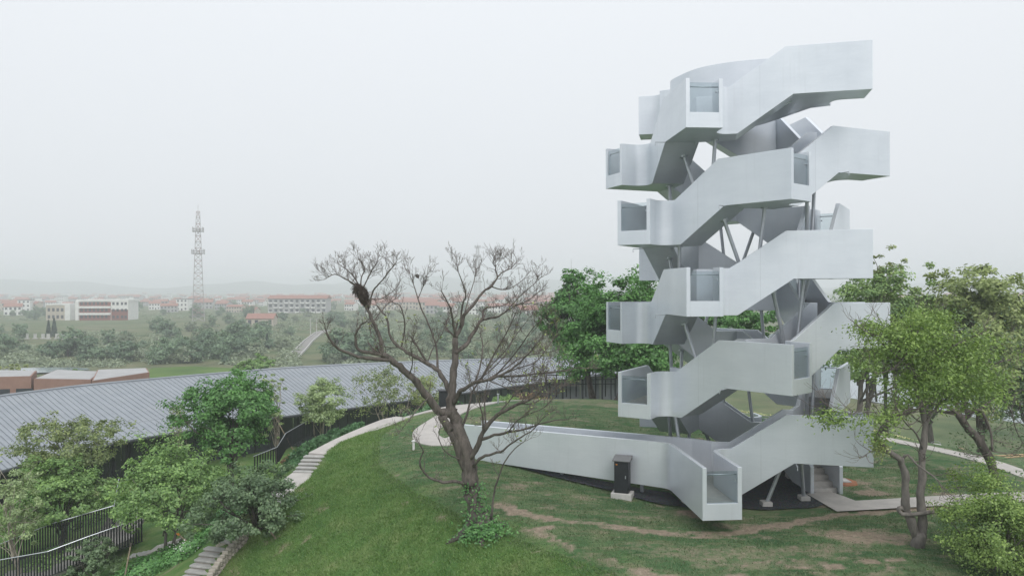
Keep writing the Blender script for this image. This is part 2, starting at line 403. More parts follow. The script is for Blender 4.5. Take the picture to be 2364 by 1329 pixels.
gx = graded(-5200, 5200, -10, 21, .16, 1.14); gy = graded(-60, 7500, 17, 46, .16, 1.14)
gx = gx[np.abs(gx) < 5600]
GX, GY = np.meshgrid(gx, gy)
GZ = height(GX.ravel(), GY.ravel()).reshape(GX.shape)
nearm = (GX > -16) & (GX < 26) & (GY > 13) & (GY < 52)
GZ = GZ + nearm * ((fbm(GX * 2.2, GY * 2.2, 5) - .5) * .05)
ny, nx = GX.shape
idx = np.arange(ny * nx).reshape(ny, nx)
F = np.stack([idx[:-1, :-1], idx[:-1, 1:], idx[1:, 1:], idx[1:, :-1]], -1).reshape(-1, 4)
gme = np_mesh('ground', np.stack([GX.ravel(), GY.ravel(), GZ.ravel()], 1), F)
cs = crest_side(GX, GY).ravel()
soil = np.where(nearm.ravel(), soil_mask(GX, GY).ravel(), 0)
slope = sstep(-1.6, .5, cs + (fbm(GX * 1.1, GY * 1.1, 9).ravel() - .5) * 2.2)
rr = np.hypot(GX, GY - 38).ravel()
wild = sstep(45, 62, rr)
at = gme.attributes.new('cover', 'FLOAT_COLOR', 'POINT')
buf = np.zeros((len(soil), 4), np.float32); buf[:, 0] = soil; buf[:, 1] = slope; buf[:, 2] = wild; buf[:, 3] = 1
at.data.foreach_set('color', buf.ravel())

def ground_mat():
    t = NT('ground_cover'); v = t.coord()
    a = t.new('ShaderNodeAttribute'); a.attribute_name = 'cover'
    s = t.new('ShaderNodeSeparateColor'); t.l.new(a.outputs['Color'], s.inputs[0])
    n1 = t.noise(v, .7, 5, .62); n2 = t.noise(v, 7, 5, .7); n3 = t.noise(v, 34, 3, .6)
    vv = t.coord((.55, 1.6, 1)); n4 = t.noise(vv, 2.4, 4, .65)
    lawn = t.ramp(n1, [(.30, (.042, .106, .043)), (.50, (.078, .150, .062)), (.70, (.148, .198, .098))])
    lawn = t.mix(t.math('MULTIPLY', t.ramp(n4, [(.47, (0, 0, 0)), (.68, (1, 1, 1))]), .55), lawn, (.27, .225, .155))
    slope = t.ramp(n1, [(.30, (.055, .125, .034)), (.48, (.095, .180, .050)), (.62, (.155, .215, .078)), (.75, (.20, .215, .10))])
    c = t.mix(s.outputs[1], lawn, slope)
    soilc = t.ramp(n2, [(.3, (.20, .155, .12)), (.55, (.31, .245, .19)), (.75, (.42, .35, .29))])
    f = t.math('ADD', s.outputs[0], t.math('MULTIPLY', t.math('SUBTRACT', t.noise(v, 4.5, 7, .75), .5), 1.5))
    fr = t.ramp(f, [(.30, (0, 0, 0)), (.78, (1, 1, 1))])
    c = t.mix(t.math('MULTIPLY', fr, .92), c, soilc)
    f1 = t.noise(t.coord((1, 1.0, 1)), .022, 6, .62); f2 = t.noise(v, .13, 5, .65)
    wc = t.ramp(f1, [(.34, (.075, .115, .055)), (.46, (.115, .16, .075)), (.55, (.19, .185, .115)), (.66, (.10, .155, .065))])
    wc = t.mix(.5, wc, t.ramp(f2, [(.35, (.04, .07, .03)), (.6, (.16, .17, .09)), (.75, (.22, .18, .12))]))
    c = t.mix(s.outputs[2], c, wc)
    c = t.mix(.22, c, t.ramp(n3, [(.3, (.0, .0, .0)), (.7, (1, 1, 1))]), 'OVERLAY')
    t.col(c)
    hgt = t.math('ADD', n2, t.math('MULTIPLY', n3, .6)); t.bump(hgt, .8, .05)
    return t.set(.95, 0, .15)
ground = mesh_obj('ground', gme, ground_mat(), smooth=True); tag(ground, kind='structure')

def drape_strip(name, pts, width, mat, eps=.03, thick=.08, step=.35, closed=False, zf=None):
    """a paved strip laid over the ground along plan points"""
    P = [Vector((p[0], p[1])) for p in pts]
    # Catmull-Rom through the points
    out = []
    for i in range(len(P) - 1):
        a, b, c, d = P[max(i - 1, 0)], P[i], P[i + 1], P[min(i + 2, len(P) - 1)]
        n = max(2, int((c - b).length / step))
        for k in range(n):
            t = k / n; out.append(.5 * ((2 * b) + (c - a) * t + (2 * a - 5 * b + 4 * c - d) * t * t + (3 * b - a - 3 * c + d) * t ** 3))
    out.append(P[-1])
    m = MB(); L = []
    for i, p in enumerate(out):
        d = out[min(i + 1, len(out) - 1)] - out[max(i - 1, 0)]; d.normalize(); nn = Vector((-d.y, d.x))
        L.append([p + nn * width * f for f in (-.5, -.25, 0, .25, .5)])
    flat = np.array([[q.x, q.y] for r in L for q in r]); Z = height(flat[:, 0], flat[:, 1]) + eps
    if zf is not None: Z = np.array([zf(x, y) for x, y in flat])
    n = len(L); vs = [(flat[i][0], flat[i][1], Z[i]) for i in range(len(flat))]
    vs += [(x, y, z - thick) for x, y, z in vs]
    o = 5 * n; fs = []
    for i in range(n - 1):
        for k in range(4): fs.append((i * 5 + k + 1, i * 5 + k, (i + 1) * 5 + k, (i + 1) * 5 + k + 1))
        fs.append((i * 5, i * 5 + o, (i + 1) * 5 + o, (i + 1) * 5)); fs.append((i * 5 + 4 + o, i * 5 + 4, (i + 1) * 5 + 4, (i + 1) * 5 + 4 + o))
    fs.append(tuple(range(0, 5)) + tuple(range(o + 4, o - 1, -1))); e = 5 * (n - 1)
    fs.append(tuple(range(e + 4, e - 1, -1)) + tuple(range(e + o, e + o + 5)))
    m.add(vs, fs); ob = m.build(name, mat, smooth=False); tag(ob, kind='structure'); return ob
def drape_poly(name, poly, mat, eps=.02, cell=.25):
    """a bed laid over the ground inside a plan polygon"""
    bm = bmesh.new(); vs = [bm.verts.new((x, y, 0)) for x, y in poly]; bm.faces.new(vs)
    xs = [p[0] for p in poly]; ys = [p[1] for p in poly]
    for ax, lo, hi in ((0, min(xs), max(xs)), (1, min(ys), max(ys))):
        k = lo + cell
        while k < hi:
            no = (1, 0, 0) if ax == 0 else (0, 1, 0); co = (k, 0, 0) if ax == 0 else (0, k, 0)
            bmesh.ops.bisect_plane(bm, geom=bm.verts[:] + bm.edges[:] + bm.faces[:], plane_co=co, plane_no=no); k += cell
    A = np.array([v.co[:] for v in bm.verts]); Z = height(A[:, 0], A[:, 1]) + eps
    for v, z in zip(bm.verts, Z): v.co.z = z
    bmesh.ops.recalc_face_normals(bm, faces=bm.faces[:])
    for f in bm.faces:
        if f.normal.z < 0: f.normal_flip()
    me = bpy.data.meshes.new(name); bm.to_mesh(me); bm.free()
    o = mesh_obj(name, me, mat); tag(o, kind='structure'); return o

# hill paths: paved walk round the crest, its loop at the ramp, the walk behind, the walk on the right
# plan points from the survey
HILLPATH = [survey(850, 992, H - 7.0), survey(905, 968, H - 6.75), survey(960, 955, H - 6.7), survey(1040, 945, H - 6.65), survey(1130, 935, H - 6.65), survey(1230, 921, H - 6.7), survey(1330, 915, H - 6.8), survey(1420, 916, H - 6.9),
            survey(1560, 925, H - 7.0), survey(1750, 940, H - 7.15), survey(1900, 972, H - 7.3), survey(2030, 1012, H - 7.4), survey(2160, 1045, H - 7.5), survey(2290, 1080, H - 7.6), survey(2400, 1120, H - 7.7)]
drape_strip('path', HILLPATH, 1.15, M['paving'], .035)
LOOP = [survey(1130, 938, H - 6.65), survey(1050, 957, H - 6.6), survey(992, 985, H - 6.55), survey(985, 1008, H - 6.5), survey(1030, 1022, H - 6.5), survey(1085, 1008, H - 6.6), ]
drape_strip('path', LOOP, 1.15, M['paving'], .045)
WALK = [survey(1890, 1140, H - 7.42), survey(1950, 1170, H - 7.45), survey(2360, 1150, H - 7.55)]
drape_poly('path', [survey(px, py, H - 7.43) for px, py in ((1862, 1142), (1932, 1182), (2120, 1173), (2400, 1160), (2400, 1138), (2130, 1150), (1975, 1158), (1914, 1135))], M['paving'], .06, .5)
ga = [(RING[0] + (3.0 + .12 * math.sin(5 * a) + .08 * math.sin(13 * a)) * math.cos(a), RING[1] + (3.0 + .12 * math.sin(5 * a) + .08 * math.sin(11 * a)) * math.sin(a)) for a in np.linspace(0, 2 * math.pi, 72, endpoint=False)]
def gravel_mat():
    t = NT('slate_gravel'); v = t.coord(); vo = t.new('ShaderNodeTexVoronoi'); vo.inputs['Scale'].default_value = 22; t.l.new(v, vo.inputs[0])
    t.col(t.mix(.6, t.ramp(t.noise(v, 20, 3), [(.3, (.035, .04, .048)), (.7, (.10, .11, .125))]), vo.outputs['Color'], 'MULTIPLY')); t.bump(vo.outputs['Distance'], 1.0, .05)
    return t.set(.8, 0, .3)
M['gravel'] = gravel_mat()
drape_poly('gravel_bed', ga, M['gravel'], .045)
drape_poly('gravel_bed', [(5.9, 24.9), (5.6, 26.6), (2.6, 28.0), (.6, 28.9), (-.2, 28.6), (1.5, 27.6), (3.6, 26.55), (5.0, 25.3)], M['gravel'], .06)
# water: the lake beyond the right-hand trees and the pond in the scrub
def water_mat():
    t = NT('lake_water'); v = t.coord(); t.col((.20, .25, .27)); t.bump(t.noise(v, 1.2, 4), .12, .05); return t.set(.12, 0, .5)
M['water'] = water_mat()
m = MB(); n = 48
m.add([(LAKE[0] + LAKE[2] * 1.03 * math.cos(2 * math.pi * k / n), LAKE[1] + LAKE[3] * 1.03 * math.sin(2 * math.pi * k / n), .0 - .55) for k in range(n)], [tuple(range(n))])
tag(m.build('lake', M['water']), kind='structure')
px_, py_ = survey(95, 856, .1); m = MB()
m.add([(px_ + 9 * math.cos(2 * math.pi * k / 28) * (1 + .2 * math.sin(3 * k)), py_ + 5 * math.sin(2 * math.pi * k / 28), hz(px_, py_) + .35) for k in range(28)], [tuple(range(28))])
tag(m.build('pond', M['water']), kind='structure')
# hills far behind the town
def ridge(name, x0, x1, y, hmax, seed, yspan=260):
    n = 70; m = 10; V = []
    for j in range(m):
        for i in range(n):
            x = x0 + (x1 - x0) * i / (n - 1); t = j / (m - 1)
            prof = float(fbm(np.array([x * .0016 + seed]), np.array([seed * 1.7]), seed, 4)[0])
            e = math.sin(math.pi * i / (n - 1)) ** .6
            h = max(0, (prof - .22) * 1.55) * hmax * e * math.sin(math.pi * min(1, t * .98 + .01)) ** .8
            V.append((x, y + yspan * (t - .5), h - 1.5))
    F = [(j * n + i, j * n + i + 1, (j + 1) * n + i + 1, (j + 1) * n + i) for j in range(m - 1) for i in range(n - 1)]
    o = mesh_obj(name, np_mesh(name, V, F), M['hill'], smooth=True); tag(o, kind='structure')
simple('hill', (.07, .10, .06), (.05, .075, .045), .01, .95, 0, .1)
ridge('hills', -2600, -300, 2700, 88, 4, 500); ridge('hills', -1500, 1200, 3100, 72, 9, 500); ridge('hills', 900, 3000, 2900, 60, 2, 500)
# ------------------------------------------------------------------ the observation tower: two interlaced five-sided stair ramps
TC = Vector((8.4968, 27.7023)); AP = 2.6488; HW = .6026; T_END = 3.8563; D1, D2 = -85.8166, -49.5861
Z1, Z2 = H - .9458, H - 3.3357; RISE = 1.2; WH = 1.5673; TH = .13; FL = .46; S0, S1 = -.27, 1.4876; ST0, ST1 = -.50, 1.2456
def seg(hx, k):
    d = math.radians((D1 if hx == 1 else D2) + 72 * (k - 7)); u = Vector((math.cos(d), math.sin(d))); n = Vector((math.sin(d), -math.cos(d)))
    return u, n, (Z1 if hx == 1 else Z2) + RISE * (k - 7)
def P2(hx, k, s, lat):
    u, n, z = seg(hx, k); q = TC + u * s + n * (AP + lat); return Vector((q.x, q.y))
def isect(p, d, q, e):
    den = d.x * e.y - d.y * e.x; t = ((q.x - p.x) * e.y - (q.y - p.y) * e.x) / den; return p + d * t
def fillet(a, c, b, r, n=9):
    """points rounding corner c between a and b"""
    d1 = (a - c).normalized(); d2 = (b - c).normalized(); ang = math.acos(max(-1, min(1, d1.dot(d2)))); t = r / math.tan(ang / 2)
    p1, p2 = c + d1 * t, c + d2 * t; o = c + (d1 + d2).normalized() * (r / math.sin(ang / 2))
    a1 = math.atan2(p1.y - o.y, p1.x - o.x); a2 = math.atan2(p2.y - o.y, p2.x - o.x); da = (a2 - a1 + math.pi) % (2 * math.pi) - math.pi
    return [o + Vector((math.cos(a1 + da * i / (n - 1)), math.sin(a1 + da * i / (n - 1)))) * r for i in range(n)]
def wall_band(path, zb, zt, th, name, parent, mat=None):
    """a solid parapet along a plan path: path = outer face points, thickness to the left of travel; zb/zt per point"""
    n = len(path); L = []
    for i, p in enumerate(path):
        a = (path[i] - path[i - 1]).normalized() if i else None; b = (path[i + 1] - path[i]).normalized() if i < n - 1 else None
        if a is None: nn = Vector((-b.y, b.x)); k = 1
        elif b is None: nn = Vector((-a.y, a.x)); k = 1
        else:
            na = Vector((-a.y, a.x)); nb = Vector((-b.y, b.x)); nn = (na + nb).normalized(); k = 1 / max(.35, nn.dot(na))
        L.append(p + nn * th * k)
    V = []
    for i in range(n):
        V += [(path[i].x, path[i].y, zb[i]), (path[i].x, path[i].y, zt[i]), (L[i].x, L[i].y, zt[i]), (L[i].x, L[i].y, zb[i])]
    F = []
    for i in range(n - 1):
        a, b = 4 * i, 4 * i + 4
        for j in range(4): F.append((a + j, b + j, b + (j + 1) % 4, a + (j + 1) % 4))
    F.append((3, 2, 1, 0)); e = 4 * (n - 1); F.append((e, e + 1, e + 2, e + 3))
    m = MB(); m.add(V, F); return m.build(name, mat or M['zinc'], parent, bevel=.006, tri=True)

tower = empty('observation_tower', (TC.x, TC.y, hz(TC.x, TC.y)), 0, 'tall silver metal tower of stacked spiralling stair walkways on the lawn', 'tower')
tower_off = Vector(tower.location)
class Off:
    pass
def T(o):
    """parent to the tower, keeping world coordinates"""
    o.parent = tower; o.matrix_parent_inverse = Matrix.Translation(-tower_off); return o
KEND = {(1, 2): 5.36}
def tend(hx, k): return KEND.get((hx, k), T_END)
def zprof(s, zlo, zhi, s0, s1):
    if s <= s0: return zlo
    if s >= s1: return zhi
    return zlo + (zhi - zlo) * (s - s0) / (s1 - s0)
def corner(hx, k):
    """outer corner between the spur of k-1 and the flight of k, with its rounding"""
    pu, pn, _ = seg(hx, k - 1); u, n, _ = seg(hx, k)
    c = isect(P2(hx, k - 1, 0, -HW), pu, P2(hx, k, 0, HW), u); return c
def smooth_wall(o):
    me = o.data; me.polygons.foreach_set('use_smooth', [True] * len(me.polygons)); 
    m = o.modifiers.new('edges', 'EDGE_SPLIT'); m.split_angle = math.radians(22); return o

def spur_end(hx, k, deck):
    """glazed opening at the end of a landing: sill, pane, hand rail"""
    u, n, zb = seg(hx, k); te = tend(hx, k); a = P2(hx, k, te, HW - TH + .002); b = P2(hx, k, te, -HW + TH - .002); u3 = Vector((u.x, u.y))
    m = MB(); q = [b, a, a - u3 * TH, b - u3 * TH]
    m.prism([q[1], q[0], q[3], q[2]] if False else q, zb + .002, zb + FL + .035); o = m.build('sill', M['zinc'], deck, bevel=.005, tri=True)
    m = MB(); c = u3 * .055
    q = [b - c, a - c, a - c - u3 * .02, b - c - u3 * .02]; m.prism(q, zb + FL + .037, zb + WH - .12); m.build('glass_panel', M['glass'], deck)
    m = MB(); c = u3 * .14; zr = zb + WH - .24
    m.tube([(b.x - c.x, b.y - c.y, zr), (a.x - c.x, a.y - c.y, zr)], .019, 8); o2 = m.build('hand_rail', M['steel'], deck, smooth=True)
    m = MB(); w = (b - a).normalized() * .05; p = b - c - w; m.tube([(p.x, p.y, zr - .16), (p.x + u3.x * .08, p.y + u3.y * .08, zr - .16)], .028, 8)
    m.build('glass_clamp', M['steel'], deck)
step_cache = {}
def make_unit(hx, k, flight=True, first=False):
    u, n, zb = seg(hx, k); zlo = zb - RISE; pu = seg(hx, k - 1)[0]; te = tend(hx, k)
    # landing deck k with its turn towards k+1
    hw = HW - TH * .5
    last = (hx, k) in ((1, 13), (2, 15))
    c2 = isect(P2(hx, k, 0, -hw), u, P2(hx, k + 1, 0, hw), seg(hx, k + 1)[0])
    poly = [P2(hx, k, S1, -hw), P2(hx, k, S1, hw), P2(hx, k, te - .02, hw), P2(hx, k, te - .02, -hw)]
    turn = fillet(P2(hx, k, te, -hw), c2, P2(hx, k + 1, S0, hw), .42 + TH * .5)
    poly += turn + [P2(hx, k + 1, S0, hw), P2(hx, k + 1, S0, -hw)]
    m = MB(); m.prism(poly, zb + .004, zb + FL); deck = T(m.build('landing', M['zinc_floor'], None, tri=True))
    mm = deck.data; mm.materials.append(M['zinc'])
    for f in mm.polygons:
        if f.normal.z < .5: f.material_index = 1
    # flight deck and steps
    if flight:
        s0 = S0 if not first else -1.25
        zl = zlo if not first else hz(*P2(hx, k, -1.2, 0)) - FL + .02
        zsl = (zb - zlo) / (S1 - S0)
        m = MB(); q = [P2(hx, k, s0, -hw), P2(hx, k, s0, hw), P2(hx, k, S1, hw), P2(hx, k, S1, -hw)]
        if first: bot = [zl, zl, zb + .004, zb + .004]; top = [zl + FL - .12, zl + FL - .12, zb + FL - .22, zb + FL - .22]; q = [P2(hx, k, -1.14, -hw), P2(hx, k, -1.14, hw), P2(hx, k, S1, hw), P2(hx, k, S1, -hw)]
        else: bot = [zlo + .004, zlo + .004, zb + .004, zb + .004]; top = [zlo + FL - .03, zlo + FL - .03, zb + FL - .19, zb + FL - .19]
        m.prism(q, bot, top); fl = T(m.build('flight', M['zinc'], None, tri=True))
        nst = 7; base = zlo + FL; lo = s0 if first else S0
        if first: nst = 6; base = zl + FL
        rise = (zb + FL - base) / nst; tread = (S1 - S0) / nst if not first else .30
        st0 = S0 if not first else -1.12
        if first:
            m = MB(); q = [P2(hx, k, st0 + tread * nst - .004, -hw), P2(hx, k, st0 + tread * nst - .004, hw), P2(hx, k, S1 - .002, hw), P2(hx, k, S1 - .002, -hw)]; m.prism(q, zb + FL - .2, zb + FL - .003); o = m.build('top_slab', M['zinc_floor'], None, tri=True); o.parent = fl
        for i in range(nst):
            m = MB(); a0 = st0 + tread * i; a1 = a0 + tread + (.03 if i < nst - 1 else -.002)
            q = [P2(hx, k, a0, -hw), P2(hx, k, a0, hw), P2(hx, k, a1, hw), P2(hx, k, a1, -hw)]
            zt = base + rise * (i + 1); m.prism(q, zt - rise - .03, zt - (.0 if i < nst - 1 else .004)); 
            o = m.build('step', M['zinc_floor'] if first else M['zinc_step'], None, tri=True); o.parent = fl
    # outer parapet: spur k-1 inner side, rounded corner, flight, landing, spur k outer side
    if first:
        S = [-1.3, -.55, ST0 + .05, S1 - .15, S1, te]; gl = hz(*P2(hx, k, -1.2, 0))
        pts = [P2(hx, k, s, HW) for s in (-1.3, -1.05, .6, .9, te)]
        zbt = [gl - .1, gl - .1, zb - .05, zb, zb]; ztp = [gl + .98, gl + 1.2, zb + WH, zb + WH, zb + WH]
        # set of the upper edge follows the steps
        o = T(wall_band(pts, zbt, ztp, TH, 'outer_parapet', None))
        pts = [P2(hx, k, s, -HW + TH) for s in (-1.3, -1.05, .6, S1 + .04)]
        T(wall_band(pts, zbt[:4], ztp[:4], TH, 'inner_parapet', None))
    elif flight:
        c = corner(hx, k); tp = tend(hx, k - 1)
        f = fillet(P2(hx, k - 1, tp, -HW), c, P2(hx, k, S1, HW), .42)
        pts = [P2(hx, k - 1, tp, -HW)] + f + [P2(hx, k, s, HW) for s in (ST0, S0, ST1, S1, te)]
        # drop points that would run backwards
        sarr = [(p - TC).dot(u) for p in pts]
        zB = []; zT = []
        for i, p in enumerate(pts):
            if i <= len(f): zB.append(zlo); zT.append(zlo + WH)
            else:
                s = sarr[i]; zB.append(zprof(s, zlo, zb, S0, S1)); zT.append(zprof(s, zlo, zb, ST0, ST1) + WH)
        keep = [i for i in range(len(pts)) if not (i > len(f) and sarr[i] < sarr[len(f)] + .02)]
        o = T(wall_band([pts[i] for i in keep], [zB[i] for i in keep], [zT[i] for i in keep], TH, 'outer_parapet', None)); smooth_wall(o)
        # inner parapet
        e0 = -S1 if not (hx == 1 and k == 3) else -1.02
        ss = [e0, ST0, S0, ST1, S1]
        pts = [P2(hx, k, s, -HW + TH) for s in ss]
        # mitre both ends on the five-sided inner outline
        mi = TH * math.tan(math.radians(36))
        pts[0] = P2(hx, k, e0 - mi, -HW + TH); pts[-1] = P2(hx, k, S1 + mi, -HW + TH)
        zB = [zprof(s, zlo, zb, S0, S1) for s in ss]; zT = [zprof(s, zlo, zb, ST0, ST1) + WH for s in ss]
        zB = [z + .002 for z in zB]; zT = [z - .002 for z in zT]
        V = []; 
        outp = pts; inn = [P2(hx, k, s, -HW) for s in ss]
        m = MB(); nn = len(ss)
        for i in range(nn):
            m.v += [(inn[i].x, inn[i].y, zB[i]), (inn[i].x, inn[i].y, zT[i]), (outp[i].x, outp[i].y, zT[i]), (outp[i].x, outp[i].y, zB[i])]
        for i in range(nn - 1):
            for j in range(4): m.f.append((4 * i + j, 4 * i + (j + 1) % 4, 4 * i + 4 + (j + 1) % 4, 4 * i + 4 + j))
        m.f += [(0, 1, 2, 3), (4 * nn - 1, 4 * nn - 2, 4 * nn - 3, 4 * nn - 4)]
        T(m.build('inner_parapet', M['zinc'], None, tri=True, bevel=.005))
    spur_end(hx, k, deck)
    return deck
make_unit(1, 2, flight=False)
for k in range(3, 14): make_unit(1, k)
make_unit(2, 4, first=True)
for k in range(5, 16): make_unit(2, k)

# closing walls of the two topmost landings and the level summit deck that joins them
zt_ = Z1 + RISE * 6
def wall_pts(pts, z0, z1, name='summit_parapet'):
    o = T(wall_band(pts, [z0] * len(pts), [z1] * len(pts), TH, name, None)); smooth_wall(o); return o
hw = HW - TH * .5
pP_in = P2(1, 13, T_END, -HW); cP = corner(1, 14); pQ_in = P2(2, 15, T_END, -HW); cQ = corner(2, 16)
def catmull(P, n=6):
    out = []
    for i in range(len(P) - 1):
        a, b, c, d = P[max(i - 1, 0)], P[i], P[i + 1], P[min(i + 2, len(P) - 1)]
        for k in range(n):
            t = k / n; out.append(.5 * ((2 * b) + (c - a) * t + (2 * a - 5 * b + 4 * c - d) * t * t + (3 * b - a - 3 * c + d) * t ** 3))
    return out + [P[-1]]
cR = isect(pP_in, seg(1, 13)[0], Vector((10.42, 26.4)), Vector((-.35, 1.2)))
rear = fillet(pP_in, cR, Vector((10.07, 27.6)), .62)
rear = [pP_in] + rear + catmull([rear[-1], Vector((10.42, 26.4)), Vector((10.1, 27.5)), Vector((9.7, 28.7)), Vector((9.1, 29.75))])[1:]
zs = zt_
wall_pts(rear, zs + .001, zs + WH)
# the camera-side sweep: from the last flight's inner side round to the landing of the other stair
iP = P2(1, 13, S1, -HW); iP0 = P2(1, 13, .35, -HW - .02)
sweep = catmull([P2(1, 13, 1.2, -HW - .02), iP0, Vector((7.55, 25.95)), Vector((6.75, 26.55)), Vector((6.25, 27.5)), Vector((6.12, 28.6)), P2(2, 15, S1 + .1, -HW)])
sweep = sweep[::-1]
wall_pts(sweep, zs + .003, zs + WH - .004)
qq = fillet(pQ_in, cQ, P2(2, 16, .2, HW), .42)
qwall = [pQ_in] + qq + [P2(2, 16, -.35, HW), P2(2, 16, -.35, -HW + .1)]
wall_pts(qwall, zs - .001, zs + WH - .002)
dk = [p for p in sweep[::-1]] + [P2(2, 15, S1, -hw)] 
dpoly = [P2(1, 13, S1, -hw)] + [Vector(p) for p in [P2(1, 13, 1.2, -HW - .05)] + [iP0, Vector((7.55, 26.0)), Vector((6.8, 26.6)), Vector((6.3, 27.5)), Vector((6.16, 28.6))]] + [P2(2, 15, S1, -hw), Vector((8.95, 29.7)), Vector((9.62, 28.7)), Vector((10.02, 27.5)), Vector((10.34, 26.4)), Vector((10.5, 25.7))]
m = MB(); m.prism(dpoly[::-1], zs + .008, zs + FL - .006); dk = T(m.build('summit_deck', M['zinc'], None, tri=True))

# ramp from the hilltop path to the first landing
ru = Vector((math.cos(math.radians(-26.0)), math.sin(math.radians(-26.0)))); rn = Vector((ru.y, -ru.x))   # right of travel
zA = Z1 + RISE * (2 - 7)
j_out = isect(P2(1, 2, 0, HW), seg(1, 2)[0], Vector((5.49, 25.62)), ru)
far_out = Vector((5.49, 25.62)) + ru * ((-2.0 - 5.49) / ru.x)
far_in = far_out - rn * (2 * HW)
fo = fillet(far_out, j_out, P2(1, 2, 5.36, HW), .55)
pts = [far_out] + fo + [P2(1, 2, 5.36, HW)]
zb_ = [zA + .25] + [zA] * (len(pts) - 1)
o = T(wall_band(pts, zb_, [zA + WH] * len(pts), TH, 'ramp_parapet', None)); smooth_wall(o)
j_in = isect(far_in, ru, P2(1, 3, 0, -HW), seg(1, 3)[0])
inn = [P2(1, 3, -.98, -HW), Vector((6.45, far_in.y + (6.45 - far_in.x) * ru.y / ru.x)), far_in + ru * .3]
inn[0] = P2(1, 3, -.98, -HW)
ipath = [P2(1, 3, -1.02, -HW + .0), inn[1], inn[2]]
o = T(wall_band(ipath, [zA, zA, zA + .25], [zA + WH] * 3, TH, 'ramp_parapet', None))
e1 = j_out - ru * .2
rp = [far_out + rn * -.06, P2(1, 2, .2, hw), P2(1, 2, 1.6, hw), P2(1, 2, 1.6, -hw), P2(1, 3, -.98, -hw), inn[1] + rn * .06, far_in + rn * .06]
m = MB(); zl_ = [zA + .27, zA + .01, zA + .01, zA + .01, zA + .01, zA + .01, zA + .27]
m.prism(rp, zl_, zA + FL - .003); dk = T(m.build('ramp_deck', M['zinc_floor'], None, tri=True))

# leaning tube columns: pairs spread from each flight to the walkway above
def column(a, b, r=.064, foot=False):
    m = MB(); m.tube([a, b], r, 14); o = T(m.build('column', M['steel'], None, smooth=True)); o.modifiers.new('e', 'EDGE_SPLIT').split_angle = math.radians(40)
    d = (b - a).normalized(); m = MB(); m.tube([b - d * .03, b + d * .05], .13, 12); m.build('column_head', M['steel'], o)
    if foot:
        m = MB(); m.box(a.x - .17, a.x + .17, a.y - .17, a.y + .17, a.z - .1, a.z + .13); m.build('column_foot', M['concrete'], o, bevel=.02)
    return o
def soffit(hx, k, s):
    u, n, zb = seg(hx, k); return zprof(s, zb - RISE, zb, S0, S1)
def pair(lo, hx, k, foot, spread=.72, lat=-.25):
    """lo: lower meeting point; tops under walkway k of helix hx either side of its turn"""
    for s, kk in ((S1 - spread * .8, k), (-S1 + spread * .75, k + 1)):
        p = P2(hx, kk, s, lat); z = soffit(hx, kk, s)
        side = -.07 if kk == k else .07
        q = Vector((lo.x, lo.y, lo.z)) + Vector((seg(hx, k)[0].x, seg(hx, k)[0].y, 0)) * side * 1.6
        column(q, Vector((p.x, p.y, z)), foot=foot)
for hx, ks, oh, dk_ in ((1, range(4, 14), 2, -1), (2, range(6, 16), 1, -1)):
    for k in ks:
        # flight k of this helix carries the other helix two sides of the tower higher
        u, n, zb = seg(hx, k)
        for ok in range(2, 17):
            if oh == 1 and not (3 <= ok <= 12): continue
            if oh == 2 and not (5 <= ok <= 14): continue
            uo, no_, zo = seg(oh, ok)
            # the turn of walkway ok must stand above the middle of flight k
            vtx = P2(oh, ok, S1, 0)
            mid = P2(hx, k, .2, 0)
            if (vtx - mid).length < 1.2 and 1.6 < zo - (zb - .6) < 4.2:
                lo = P2(hx, k, .25, -HW + .32); zf = zprof(.25, zb - RISE, zb, S0, S1) + FL - .05
                pair(Vector((lo.x, lo.y, zf)), oh, ok, False)
# from the gravel bed up to the lowest walkways
for hx, k in ((1, 3), (1, 4), (1, 5), (2, 5), (2, 6)):
    for s, kk, fs in ((S1 - .25, k, -.55), (-S1 + .25, k + 1, .55)):           # feet apart, heads together under the turn
        p = P2(hx, kk, s, -.3); f_ = P2(hx, kk, s + fs, -.3)
        column(Vector((f_.x, f_.y, hz(f_.x, f_.y) + .06)), Vector((p.x, p.y, soffit(hx, kk, s))), foot=True)
for hx, k in ((1, 2),):
    for s, la in ((1.9, 0.0),):
        v = P2(hx, k, s, la); column(Vector((v.x, v.y, hz(v.x, v.y) + .06)), Vector((v.x, v.y, zA)), .075, True)
for tt in (1.1, 4.2):
    q = j_out - ru * tt - rn * .55; column(Vector((q.x, q.y, hz(q.x, q.y) + .03)), Vector((q.x, q.y, zA + .03)), .07, False)
# welded sheet seams on the outer parapets
for hx, ks in ((1, range(3, 14)), (2, range(5, 16))):
    for k in ks:
        u, n, zb = seg(hx, k)
        for s in (.45,):
            p, q = P2(hx, k, s - .003, HW + .001), P2(hx, k, s + .003, HW + .001); p2, q2 = P2(hx, k, s - .003, HW - .01), P2(hx, k, s + .003, HW - .01)
            z0 = zprof(s, zb - RISE, zb, S0, S1) + .02; z1 = zprof(s, zb - RISE, zb, ST0, ST1) + WH - .02
            m = MB(); m.prism([p, q, q2, p2], z0, z1); T(m.build('sheet_seam', M['steel'], None, tri=True))
# small rain spouts under the flights
for hx, k in ((1, 7), (1, 8), (1, 12), (2, 7), (2, 8), (2, 11), (2, 12), (2, 13), (1, 3)):
    p = P2(hx, k, S1 + .05, HW - .05); u, n, zb = seg(hx, k); q = p + n * .42; z = zb - .02
    m = MB(); m.tube([(p.x, p.y, z), (q.x, q.y, z), (q.x, q.y, z - .12)], .016, 6); T(m.build('rain_spout', M['steel'], None))
